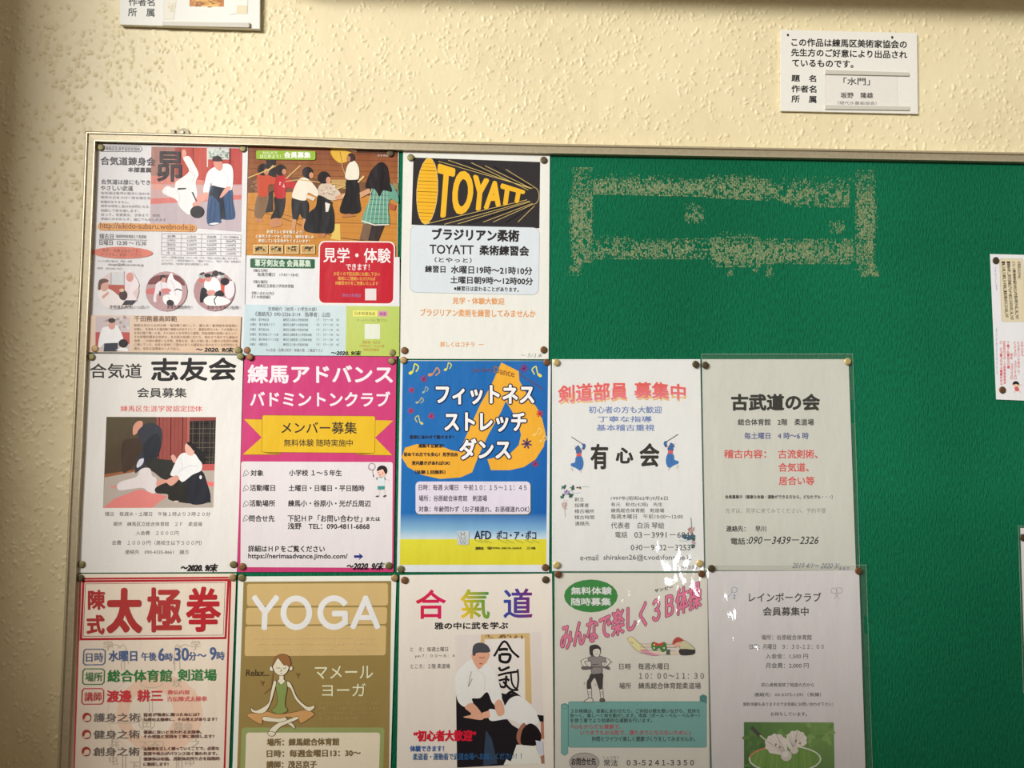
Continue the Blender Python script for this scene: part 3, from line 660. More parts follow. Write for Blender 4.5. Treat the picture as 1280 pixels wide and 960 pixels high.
# ---- poster 3: jiu jitsu
def poster_c():
    p = Print('poster', 'white jiu-jitsu poster with a black picture of a yellow megaphone of letters', 'poster',
              [(504,188.4),(687.3,194),(685.7,449),(499.1,448.4)], 0.0, E1, (230,230,222), M_MATTE, slope=.02)
    p.part('megaphone_picture'); p.frame(460, 150, 5.3333)
    p.poly([(303,250),(1148,280),(1143,722),(290,698)], (50,46,48))
    Y = (232,180,48); YL = (214,186,110)
    for a, b in (((420,258),(1105,447)),((470,275),(1095,455)),((535,268),(1085,458)),((620,275),(1075,462)),((690,285),(1068,466)),((780,305),(1080,452)),((835,310),(1090,446)),((920,330),(1108,446)),
                 ((385,694),(1060,532)),((440,690),(1068,536)),((510,695),(1075,540)),((600,692),(1082,545)),((670,692),(1090,550)),((770,680),(1096,556)),((835,680),(1100,562)),((920,685),(1106,566)),((1000,680),(1110,572))): p.line([a, b], 3.4, YL, up=False)
    p.ring(1104,505,36,56,3.4,YL,a0=-88,a1=88)
    p.ell(395,474,72,224,YL,3.5); p.ell(394,474,66,218,(236,180,44),3.5)
    for i in range(17): 
        y = 290+i*23.5; h = 66*math.sqrt(max(0, 1-((y-474)/222)**2)); x = 394-(y-474)*.06; p.line([(x-h,y-2),(x+h,y+3)], 3.2, (190,126,40), up=False)
    def wp(a, d):
        x = 462+570*(1.22*a-.22*a*a); top = 292+(x-452)*.318; bot = 658-(x-452)*.205
        y = bot+(top-bot)*d; return (x+(d-.5)*26*(1-a*.5), y)
    p.text('TOYATT', 0, 1, 0, 150, (236,182,46), 9.5, warp=wp, up=True)
    p.part('colour_panel'); p.frame(495, 180, 3.5556)
    p.rect(64,359,639,660,(150,158,162),30,dy=12,dx=-4); p.rect(65.5,360.5,637.5,658.5,(214,222,228),29,dy=12,dx=-4)
    p.part('title_lettering'); p.text('ブラジリアン柔術', 162, 546, 379, 430, BLK, 2.4, up=True)
    p.text('TOYATT', 150, 345, 449, 489, BLK, 1.2); p.text('柔術練習会', 372, 590, 453, 495, BLK, 1.8)
    p.part('lettering'); p.text('（とやっと）', 172, 336, 505, 527, BLK, .8)
    p.text('練習日', 130, 219, 541, 571, BLK, 1.3); p.text('水曜日19時～21時10分', 245, 605, 544, 578, BLK, 1.3)
    p.text('土曜日朝9時～12時00分', 242, 608, 591, 623, BLK, 1.3); p.text('※練習日は変わることがあります。', 258, 545, 634, 655, BLK, .7)
    o = (224,158,100); p.text('見学・体験大歓迎', 252, 481, 683, 712, o, .9, slope=.012); p.text('ブラジリアン柔術を練習してみませんか', 108, 620, 735, 768, o, .9, slope=.012); p.text('詳しくはコチラ', 197, 348, 879, 902, o, .6, slope=.01); p.line([(368,891),(388,891)], 3, o)
    p.part('handwriting'); p.text('～ ５/１末', 552, 648, 930, 948, (130,128,126), shear=.3)
    return p.done()

# ---- poster 4: aikido, woman throwing
def poster_d():
    p = Print('poster', 'laminated aikido poster with brush title and a photo of a woman throwing a partner', 'poster',
              [(105,441.9),(304,444.5),(296.6,715),(95.6,716)], 0.0004, .88, (222,219,214), M_SATIN, slope=.002)
    p.part('title_lettering'); p.frame(90, 435, 3.368)
    p.text('合気道', 76, 293, 66, 127, (52,50,48), 1.2); p.text('志友会', 336, 690, 44, 136, (32,30,30), 3.4, slope=-.01)
    p.text('会員募集', 275, 482, 168, 208, (50,48,46), 1.0); p.text('練馬区生涯学習認定団体', 205, 548, 243, 268, (206,92,88), .4)
    p.part('lettering')
    for t, a, b, y0, y1 in (('稽古　毎週水・土曜日　午後１時より３時２０分',138,582,690,708),('場所　練馬区立総合体育館　２Ｆ　柔道場',172,547,732,750),('入会費　２０００円',268,448,770,788),('会費　１０００円（高校生以下５００円）',167,545,810,830),('連絡先　090-4335-8661　鎌方',222,492,850,868)): p.text(t, a, b, y0, y1, (84,80,78), .2, shear=.08)
    p.part('photo_print'); p.frame(120, 515, 7.385)
    p.poly([(97,45),(1108,47),(1082,882),(64,886)], (82,66,50))
    p.grad([(97,45),(560,46),(560,560),(78,600)], [(84,76,52),(82,68,52),(84,60,48),(76,60,42)])
    p.poly([(560,46),(860,47),(850,440),(560,440)], (148,74,66))
    for i in range(8): p.line([(585+i*36,48),(580+i*36,430)], 5, (124,58,52), up=False)
    p.poly([(842,47),(866,47),(858,420),(838,430)], (172,96,84)); p.poly([(866,48),(1108,48),(1106,76),(866,84)], (140,66,60)); p.poly([(866,84),(1106,76),(1096,480),(866,480)], (40,34,32))
    for i in range(7): p.line([(895+i*32,84),(890+i*31,480)], 2.5, (128,116,100), up=False)
    for i in range(9): p.line([(868,110+i*44),(1100,108+i*44)], 2.5, (128,116,100), up=False)
    p.poly([(900,480),(1096,480),(1092,560),(900,560)], (186,84,82)); p.poly([(78,600),(380,545),(1092,540),(1082,882),(64,886)], (176,164,154)); p.poly([(75,575),(380,530),(380,548),(76,605)], (150,92,60))
    p.poly([(64,885),(170,800),(400,712),(660,778),(560,850),(520,884)], (216,128,122)); p.poly([(120,680),(240,690),(230,710),(140,700)], (206,140,132)); p.poly([(980,630),(1088,650),(1086,690),(1030,680)], (226,112,110))
    p.poly([(240,300),(300,250),(420,260),(400,420),(300,540),(240,540)], (66,50,38), True)
    p.poly([(340,200),(345,130),(385,85),(430,90),(420,150),(360,210)], (208,148,126), True)
    p.poly([(380,200),(430,130),(500,100),(580,130),(610,190),(600,320),(560,430),(500,480),(400,540),(360,560),(380,440),(430,320)], (52,54,64), True)
    p.poly([(440,300),(560,200),(600,300),(560,420),(470,500)], (38,42,50), True); p.poly([(375,490),(400,440),(440,430),(430,480),(385,515)], (206,206,214), True)
    p.poly([(480,430),(640,440),(700,450),(740,500),(700,620),(620,620),(540,560),(480,520)], (44,44,40), True)
    p.poly([(690,410),(720,395),(745,440),(720,470)], (216,160,146), True)
    p.poly([(215,650),(370,600),(400,540),(450,515),(500,525),(520,590),(560,620),(550,745),(480,735),(420,700),(215,722)], (216,208,208), True)
    p.poly([(560,640),(600,620),(700,640),(690,670),(600,700),(560,690)], (210,150,130), True)
    p.poly([(550,700),(640,655),(700,650),(780,620),(880,580),(975,545),(1020,640),(1058,820),(1040,835),(870,845),(680,812),(660,760),(560,748)], (40,38,34), True)
    p.poly([(860,600),(975,560),(1020,640),(1050,820),(860,838)], (34,36,46), True); p.ell(966,602,12,18,(220,220,216))
    p.poly([(770,400),(840,375),(920,390),(975,470),(970,540),(890,580),(800,645),(750,600),(690,585),(700,540)], (234,232,234), True); p.curve([(790,540),(850,500),(940,500)], 5, (200,200,206)); p.curve([(780,430),(800,500),(760,560)], 5, (206,206,212))
    p.poly([(650,630),(740,585),(765,620),(700,680),(660,660)], (216,158,140), True)
    p.poly([(840,290),(900,320),(990,370),(1000,480),(960,450),(910,380),(850,330)], (30,26,28), True); p.poly([(825,300),(850,290),(905,350),(890,400),(840,390),(822,345)], (224,176,160), True); p.poly([(835,285),(880,280),(920,330),(905,360),(870,320)], (30,26,28), True)
    p.ell(742,826,22,8,(216,190,176))
    p.part('handwriting'); p.frame(90, 435, 3.368); p.text('～2020. 9/末', 455, 607, 909, 941, (28,24,24), 1.8, shear=.25, up=True)
    return p.done()

# ---- poster 5: badminton, magenta
def poster_e():
    p = Print('poster', 'magenta badminton club poster with a yellow ribbon banner', 'poster',
              [(305.3,444.7),(495.6,445.6),(491.9,715),(296,715)], 0.0004, .9, (196,62,116), M_GLOSS, slope=.003)
    p.frame(295, 440, 3.4286); p.part('title_lettering')
    p.text('練馬アドバンス', 52, 670, 57, 133, (240,226,232), 2.2, out=(214,120,160), ob=1.2); p.text('バドミントンクラブ', 62, 660, 170, 232, (240,226,232), 1.6, out=(214,120,160), ob=1)
    p.part('ribbon_banner'); Y = (218,176,40)
    p.poly([(34,287),(180,290),(180,440),(28,440),(110,366)], Y); p.poly([(674,294),(520,290),(520,440),(670,443),(596,367)], Y)
    p.line([(34,287),(120,289)], 1.5, (130,96,30)); p.line([(28,440),(188,440)], 1.5, (130,96,30)); p.line([(670,443),(520,440)], 1.5, (130,96,30))
    p.poly([(108,428),(190,428),(190,440),(140,436)], (160,118,30)); p.poly([(596,432),(515,430),(517,441),(570,437)], (160,118,30))
    p.rect(112,270,598,430,(120,86,30),8,dy=4,dx=-3); p.rect(113.5,271.5,596.5,428.5,(222,180,42),7,dy=4,dx=-3)
    p.part('lettering'); p.text('メンバー募集', 195, 517, 300, 350, BLK, .8, up=True); p.text('無料体験 随時実施中', 206, 500, 374, 405, (60,50,40), .4)
    p.part('colour_panel'); p.rect(22,469,672,922,(222,216,218),10,dy=3,dx=-3)
    p.part('lettering'); c = (40,38,40); first = True
    for t, a, b, y0, y1 in (('対象',63,117,506,531),('小学校 １～５年生',228,453,505,531),('活動曜日',60,167,569,596),('土曜日・日曜日・平日随時',226,550,570,597),('活動場所',58,167,635,662),('練馬小・谷原小・光が丘周辺',224,577,635,663),
                            ('問合せ先',57,165,700,727),('下記ＨＰ「お問い合わせ」',222,540,699,728),('または',558,617,707,724),('浅野　TEL：090-4811-6868',222,572,733,760),('詳細はＨＰをご覧ください',53,380,830,857),('https://nerimaadvance.jimdo.com/',53,478,864,891)):
        p.text(t, a, b, y0, y1, c, .9, up=first); first = False
    p.part('illustration')
    for y in (520,584,651,713):
        p.part('illustration')
        p.line([(30,y+13),(36,y-8),(44,y-14),(56,y),(46,y+8),(30,y+13)], 1.8, (80,78,80)); p.line([(36,y-2),(46,y+8)], 1.5, (80,78,80))
    p.poly([(506,871),(530,871),(526,861),(545,876),(526,892),(530,882),(506,882)], (44,54,128))
    p.frame(440, 570, 16)
    p.ring(398,212,66,66,14,(140,116,130)); p.line([(410,280),(425,400)], 12, (130,112,124)); p.line([(320,240),(360,280),(440,285)], 8, (160,140,150)); p.line([(428,385),(432,412)], 22, (70,56,60))
    p.line([(440,440),(500,465)], 26, (224,200,196)); p.line([(680,460),(745,495)], 24, (226,196,192)); p.poly([(520,430),(650,430),(655,600),(515,600)], (214,220,224)); p.poly([(512,602),(655,602),(650,672),(590,672),(585,650),(575,680),(512,675)], (70,146,140))
    p.line([(495,430),(500,470)], 20, (90,130,126)); p.line([(650,430),(665,470)], 20, (90,130,126)); p.line([(540,425),(600,432)], 16, (120,150,140))
    p.line([(540,680),(535,780)], 26, (224,212,210)); p.line([(640,680),(655,780)], 26, (224,212,210)); p.ell(508,806,36,17,(88,84,92),-8); p.ell(655,802,36,20,(88,84,92),-25)
    p.ell(592,330,98,88,(232,190,172)); p.poly([(495,300),(520,225),(590,190),(670,210),(705,280),(690,350),(660,350),(620,270),(560,280)], (46,36,38), True); p.ell(530,330,16,6,(120,80,80)); p.ell(612,345,18,12,(220,110,104)); p.ell(560,380,16,10,(170,70,70))
    p.frame(295, 440, 3.4286)
    p.part('handwriting'); p.text('～2020. 9/末', 470, 628, 900, 935, (28,24,28), 1.2, shear=.3, up=True)
    return p.done()

# ---- poster 6: fitness stretch dance
def note(p, x, y, k, c, rot=0, flip=1):
    a = math.radians(rot)
    def R(u, v): u *= flip*k; v *= k; return (x+u*math.cos(a)-v*math.sin(a), y+u*math.sin(a)+v*math.cos(a))
    p.poly([R(-22,20),R(-8,12),R(0,22),R(-12,34),R(-24,30)], c, True); p.curve([R(-2,22),R(6,-8),R(12,-30),R(34,-12),R(20,16)], 7*k, c)
def splat(p, x, y, r, c, n=7):
    for i in range(n):
        a = 2*math.pi*i/n+.3; p.line([(x,y),(x+r*math.cos(a),y+r*math.sin(a))], r*.32, c, up=(i == 0))
def poster_f():
    p = Print('poster', 'blue fitness dance poster with a large orange musical note and a yellow foot', 'poster',
              [(500.6,450.3),(688.5,450.9),(686.3,715),(496,715)], 0.0004, .9, (216,220,224), M_SATIN, slope=.002)
    p.frame(490, 440, 3.4286); p.part('colour_panel')
    B = (28,98,168)
    p.grad([(46,38),(669,38),(663,690),(37,690)], [(30,104,172),(30,100,170),(24,92,166),(28,104,174)])
    p.grad([(37,690),(663,690),(662,760),(36,760)], [(28,104,174),(24,92,166),(120,168,206),(130,176,206)]); p.grad([(36,760),(662,760),(662,802),(35,802)], [(130,176,206),(120,168,206),(196,214,224),(196,212,222)])
    p.grad([(35,802),(662,802),(661,912),(33,912)], [(216,212,60),(214,206,60),(216,206,48),(212,204,52)])
    p.part('note_picture'); p.frame(495, 445, 6.194); O = (226,166,52)
    p.poly([(815,50),(950,118),(955,190),(1010,290),(1090,400),(1130,480),(1158,600),(1145,700),(1080,800),(990,860),(880,884),(735,884),(708,800),(880,760),(950,690),(968,610),(945,520),(900,430),(850,350),(815,430),(720,600),(640,770),(590,900),(500,940),(340,952),(200,920),(90,860),(45,785),(70,710),(160,682),(330,690),(430,730),(490,740),(560,580),(650,380),(740,220)], O)
    for x, y, k, c, r, f in ((130,100,1.3,(220,214,60),0,1),(290,122,1.3,(206,140,90),20,1),(395,82,1.0,(214,206,90),0,1),(1098,120,1.3,(220,206,90),0,-1),(222,262,.8,(160,176,150),0,1),(180,344,.9,(184,176,120),20,1),(185,495,1.1,(190,190,120),0,-1),(1090,588,1.1,(232,196,110),10,1),(1135,640,.9,(232,196,110),10,1)): note(p, x, y, k, c, r, f)
    for x, y, r, c in ((215,178,26,(148,52,96)),(120,264,22,(176,48,80)),(116,424,22,(176,48,80)),(274,465,24,(176,48,80)),(990,95,32,(120,52,110)),(1113,446,26,(190,56,60)),(1078,835,26,(150,52,90)),(1012,678,36,(86,64,96))): splat(p, x, y, r, c)
    p.part('title_lettering')
    p.text("Let's dance", 590, 745, 88, 122, (100,84,120), 1, slope=-.05); p.text('Dance', 760, 915, 96, 148, (150,98,44), .9, slope=.22, up=True); p.text('Stretching', 960, 1135, 184, 214, (96,80,110), 1, slope=.62)
    for t, a, b, c, d in (('フィットネス',305,1075,218,378),('ストレッチ',372,1012,434,590),('ダンス',488,892,636,806)): p.text(t, a+8, b-8, c+8, d-8, (232,230,240), 5.5, out=(34,36,66), ob=9)
    p.part('lettering'); p.frame(490, 440, 3.4286)
    for t, a, b, y0, y1 in (('音楽にあわせて動きます！',75,262,356,372),('運動不足解消！',113,222,394,410),('初めての方でも安心！見学自由',50,280,430,447),('室内履きがあればOK!',85,247,467,484),('（体験１回無料）',98,228,506,523)): p.text(t, a, b, y0, y1, (44,40,50), .5, up=(y0 == 356))
    p.part('colour_panel'); p.rect(102,556,596,698,(96,110,60),18); p.rect(101,555,593,695,(216,208,222),18)
    p.part('lettering')
    for i, (t, b) in enumerate((('日時：毎週 火曜日　午前１０：１５～１１：４５',577),('場所：谷原総合体育館　剣道場',407),('対象：年齢問わず（お子様連れ、お孫様連れOK）',588))): p.text(t, 115, b, 568+i*46.5, 593+i*46.5, (58,54,64), .5, up=(i == 0))
    p.text('AFD', 353, 424, 767, 802, (30,36,60), .8, up=True); p.text('ポコ・ア・ポコ', 448, 617, 766, 803, (30,36,60), .8)
    for x in (365,385,405,470,500,540,580,610): p.curve([(x-10,806),(x+6,812),(x+22,818)], 2, (120,130,60))
    p.text('連絡先', 357, 392, 835, 847, (70,66,40), .5); p.text('☎090-3810-2604　三嶋', 406, 614, 835, 846, (80,76,40), .3)
    p.part('illustration'); p.poly([(281,768),(331,768),(328,826),(280,826)], (188,196,200))
    G = (110,112,116); p.ring(304,792,9,10,1.6,G); p.curve([(298,784),(294,772),(301,782)], 1.6, G); p.curve([(308,784),(312,772),(306,782)], 1.6, G); p.curve([(296,800),(292,812),(298,822),(304,808),(310,822),(314,812),(311,800)], 1.6, G); p.line([(283,776),(290,800)], 1.5, G)
    return p.done()

# ---- poster 7: kendo club recruiting
def poster_g():
    p = Print('poster', 'white kendo club poster with a pink curved title and two blue swordsman drawings', 'poster',
              [(690,449.1),(875.3,449.1),(880.3,714),(690,714)], 0.0004, .84, (226,228,224), M_GLOSS)
    p.frame(680, 440, 3.4286); p.part('title_lettering')
    def wa(x0, x1, t0, t1, b0, b1):
        def f(a, d):
            x = x0+(x1-x0)*a; yt = t0+(t1-t0)*a-6*math.sin(a*3.14); yb = b0+(b1-b0)*a
            return (x, yb+(yt-yb)*d)
        return f
    pc = lambda a, d: tuple(np.array((226,120,138))*(1-d)+np.array((222,86,80))*d)
    for t, x0, x1, t0, t1, b0, b1 in (('剣道部員',62,356,148,132,216,200),('募集中',388,606,132,142,196,204)):
        p.text(t, 0, 1, 0, 80, (228,176,110), 1.6, warp=wa(x0+6,x1+2,t0+30,t1+30,b0+8,b1+8)); p.text(t, 0, 1, 0, 80, pc, 2.2, warp=wa(x0,x1,t0,t1,b0,b1), up=True)
    bl = (104,126,180); p.text('初心者の方も大歓迎', 192, 505, 233, 262, bl, .7); p.text('丁寧な指導', 232, 462, 275, 300, bl, .7); p.text('基本稽古重視', 226, 473, 311, 338, bl, .7)
    for t, a, b, c, d in (('有',202,272,396,500),('心',310,380,412,475),('会',412,492,394,490)): p.text(t, a, b, c, d, (28,26,26), 3.2)
    p.part('lettering'); c = (66,66,68)
    for t, a, b, y0, y1 in (('創立',131,171,623,640),('指導者',131,192,648,666),('稽古場所',131,215,674,691),('稽古時間',131,215,700,717),('連絡先',133,195,726,744),('1997年(昭和62年)9月6日',287,530,618,638),('有元　和也(七段)　先生',287,508,645,664),('練馬総合体育館　剣道場',287,515,670,688),('毎週木曜日　午前10:00～12:00',287,595,695,715)): p.text(t, a, b, y0, y1, c, .2)
    for t, a, b, y0, y1 in (('代表者　白浜 琴絵',287,515,730,757),('電話',305,357,770,796),('03－3991－6843',387,640,772,796),('090－9132－3253',372,627,826,850),('e-mail',155,232,869,893),('shiraken26@t.vodafone.ne.jp',255,633,868,897)): p.text(t, a, b, y0, y1, (72,72,74), .3)
    p.part('illustration'); p.frame(700, 530, 7.529)
    for m in (0, 1):
        p.part('illustration')
        X = (lambda x: x) if not m else (lambda x: 1222-x-4)
        dy = 0 if not m else -24
        def q(L): return [(X(x), y+dy) for x, y in L]
        p.line(q([(108,122),(215,190)]), 7, (70,62,66)); p.poly(q([(200,185),(235,185),(244,210),(228,245),(205,235),(215,205)]), (52,92,148))
        p.poly(q([(195,225),(215,240),(205,265),(190,250)]), (226,176,150)); p.poly(q([(150,215),(175,200),(190,225),(205,255),(200,275),(155,280),(150,245),(138,240)]), (52,96,150), True)
        p.poly(q([(158,278),(200,270),(205,305),(152,312)]), (214,84,84)); p.poly(q([(150,312),(205,306),(222,380),(195,440),(150,415),(105,395),(106,372),(140,360)]), (50,112,180), True)
        p.poly(q([(105,405),(125,425),(122,450),(105,430)]), (206,190,190)); p.poly(q([(186,435),(204,430),(200,466),(192,462)]), (206,190,190)); p.line(q([(135,210),(160,220)]), 4, (90,96,120)); p.line(q([(172,312),(165,400)]), 3, (32,80,140)); p.line(q([(192,312),(196,420)]), 3, (32,80,140))
    p.frame(690, 600, 6.564)
    G = [(30,96,84),(44,110,96),(24,70,66)]
    for cx, cy, r in ((95,60,22),(170,62,24),(85,135,20),(150,125,24),(110,105,18)): p.blots(cx-r*.6,cy-r*.6,cx+r*.6,cy+r*.6,G,7,r*.5,int(cx))
    p.blots(90,80,150,115,[(150,130,180),(120,100,160),(206,190,220)],12,9,3); p.blots(190,60,240,72,[(190,140,90),(220,180,130),(60,60,50)],9,8,4); p.blots(85,165,125,235,[(190,150,150),(170,120,120),(210,190,180)],22,7,5)
    p.curve([(160,100),(200,108),(230,100)], 3, (180,180,200)); p.curve([(110,180),(104,250),(110,300)], 3, (170,160,170)); p.curve([(245,55),(290,52),(300,62)], 4, (160,190,190))
    p.blots(1080,455,1170,490,G+[(60,90,120)],24,14,6); p.blots(1120,385,1165,440,[(206,150,146),(190,130,130),(150,120,120)],20,8,7); p.blots(1145,530,1172,555,G,8,9,8); p.curve([(1140,310),(1142,350),(1145,400)], 5, (120,130,130)); p.curve([(1040,498),(1090,500),(1120,495)], 3, (150,190,190)); p.blots(1145,500,1172,520,[(190,160,180)],8,8,2)
    p.frame(680, 440, 3.4286)
    p.part('handwriting'); p.text('～６/２５末', 587, 655, 914, 931, (80,78,80), .2, shear=.25)
    p.sleeve([(690.3,449.5),(875,449.5),(879.9,713.6),(690.3,713.6)], .0020, .0009, 21, 'glossy_film')
    return p.done()

# ---- poster 8: old martial arts
def poster_h():
    p = Print('poster', 'old martial arts club sheet in a clear sleeve, with red class list', 'poster',
              [(877.5,449),(1060.6,449),(1070,713),(882,713)], 0.0004, .89, (206,206,198), M_SATIN)
    p.frame(870, 440, 3.4286)
    p.part('title_lettering'); p.text('古武道の会', 153, 529, 182, 249, (36,34,34), 3.2)
    p.part('lettering'); p.text('総合体育館　2階　柔道場', 180, 505, 287, 314, (50,48,48), .8); p.text('毎土曜日　4 時～6 時', 208, 482, 345, 373, (80,88,142), .9)
    r = (208,84,80); p.text('稽古内容：', 121, 300, 419, 455, r, 1.2); p.text('古流剣術、', 353, 521, 419, 456, r, 1.2); p.text('合気道、', 354, 483, 476, 513, r, 1.2); p.text('居合い等', 356, 507, 534, 570, r, 1.2)
    p.text('会員募集中（健康な体操・運動ができる方なら、どなたでも・・・）', 125, 585, 613, 629, (54,52,52), .7); p.text('先ずは、見学に来てみてください。予約不要', 127, 557, 669, 691, (134,132,128))
    p.text('連絡先：　早川', 130, 300, 745, 770, (46,44,44), .8); p.text('電話：', 150, 222, 797, 825, (46,44,44), .8); p.text('090－3439－2326', 222, 522, 791, 823, (40,38,38), .5, shear=.25)
    p.part('handwriting'); p.text('2019 4/1～ 2020 3/', 412, 610, 905, 927, (110,110,130), .3, shear=.3, slope=.01); p.text('末まで', 612, 658, 920, 936, (110,116,150), .3)
    p.sleeve([(876.9,442.2),(1066,442),(1075.2,716),(881,716)], .0019, .0008, 33, notch=(.205,.31))
    return p.done()

# ---- poster 9: tai chi
def poster_i():
    E = .66
    p = Print('poster', 'tai chi poster with a big red framed title, in the board\'s left column', 'poster',
              [(96,717.3),(295.3,717),(284,1012),(80.6,1012)], 0.0, E, (202,188,172), M_SATIN, slope=-.006)
    p.frame(85, 710, 3.84); p.part('red_border'); R = (154,30,38)
    p.line([(60,52),(768,46)], 9, R); p.line([(60,52),(22,1150)], 8, (170,60,58)); p.line([(780,55),(745,1150)], 9, R)
    p.line([(74,64),(770,58),(756,336),(62,342)], 11, R, closed=True); p.line([(84,76),(755,70),(745,322),(73,328)], 2.2, (120,30,36), closed=True)
    p.line([(64,48),(54,350)], 2, (120,40,40))
    p.part('background_drawing'); p.ell(440, 700, 206, 190, (208,172,150)); p.ell(400,700,108,120,(204,190,174)); p.ring(395,700,206,190,1.5,(196,160,140))
    g = (172,160,142)
    for L in (((240,385),(270,370),(285,420),(290,460)),((545,385),(520,370),(510,420),(505,460)),((350,520),(350,560),(400,575),(450,560),(450,520)),((200,745),(340,740),(345,700)),((340,830),(360,835),(450,832),(455,860)),((345,905),(345,960)),((520,905),(520,960)),((390,600),(390,690)),((405,600),(405,690))): p.curve(list(L), 4, g)
    for x in (255,270,510,535): p.line([(x,440),(x+2,490)], 3, g)
    for x in (262,276,530,546): p.line([(x,900),(x,960)], 3, g)
    p.ring(378,745,38,32,3,g); p.text('田', 358, 398, 725, 768, g, .5)
    for t, x, y in (('学',170,350),('学',590,348),('坎',500,530),('隅金',510,740),('兵',200,820),('之',590,820),('心会',350,835),('屯',195,900),('下',295,930),('印',560,905)): p.text(t, x, x+len(t)*44, y, y+44, g, .6)
    p.curve([(200,375),(230,368),(250,380)], 4, g); p.curve([(530,380),(560,368),(590,375)], 4, g)
    p.part('title_lettering'); C = (150,46,44)
    for t, a, b, c, d, bo in (('陳',98,176,108,198,3),('式',92,172,228,316,3.4),('太',192,348,104,306,9),('極',382,540,98,304,5),('拳',570,728,94,302,5)): p.text(t, a, b, c, d, C if a < 560 else (156,32,38), bo, up=True)
    p.part('lettering')
    for t, y, c in (('日時',390,(78,92,122)),('場所',484,(56,110,66)),('講師',579,(170,60,62))):
        dx = -(y-390)*.04; P = [(84+dx,y),(168+dx,y),(178+dx,y+10),(176+dx,y+64),(166+dx,y+74),(82+dx,y+75),(73+dx,y+66),(75+dx,y+10)]
        p.line(P, 4.5, c, closed=True); p.text(t, 86+dx, 168+dx, y+17, y+60, c, .8)
    b = (70,88,126)
    for t, x0, x1, y0, y1, bo in (('水曜日',195,330,397,447,1.6),('午後',352,423,405,445,1),('6',434,462,386,445,1.8),('時',467,501,408,446,1),('30',512,577,384,444,1.8),('分',580,614,403,444,1),('～',620,662,412,426,1),('9',681,709,381,441,1.8),('時',713,750,401,441,1)): p.text(t, x0, x1, y0, y1, b, bo)
    gr = (48,108,58); p.text('総合体育館', 190, 497, 489, 546, gr, 1.8); p.text('剣道場', 527, 711, 486, 541, gr, 1.8)
    rd = (176,52,58); p.text('渡邊', 187, 303, 588, 643, rd, 2); p.text('耕三', 333, 453, 586, 640, rd, 2); p.text('教伝内容', 478, 583, 586, 607, (186,90,90), .5); p.text('古伝陳式太極拳', 475, 666, 616, 640, (186,90,90), .5)
    for k, (y, t) in enumerate(((717,'護身之術'),(799,'健身之術'),(881,'創身之術'))):
        p.ell(90-k*2, y, 21, 23, (150,56,50)); p.ell(95-k*2, y+3, 13, 13, (202,186,168)); p.ell(84-k*2,y+12,9,6,(196,176,156)); p.text(t, 124-k, 345-k, y-20, y+21, (98,92,88), .8, up=True)
    for t, x1, y in (('弱者が強者に勝つためには？',630,695),('伝統の太極拳に、その答えがあります！',712,718),('健康に良いと言われる太極拳。',640,779),('その理論と実践を丁寧に教授します！',698,800),('太極拳を正しく練っていくことで、必要な',724,858),('筋質や体力がバランス良く養われます。',716,882),('健康体は勿論、武術体の作り方を段階的',726,907),('に教授します！',480,933)): p.text(t, 362, x1, y, y+17, (92,58,52), .5)
    return p.done()

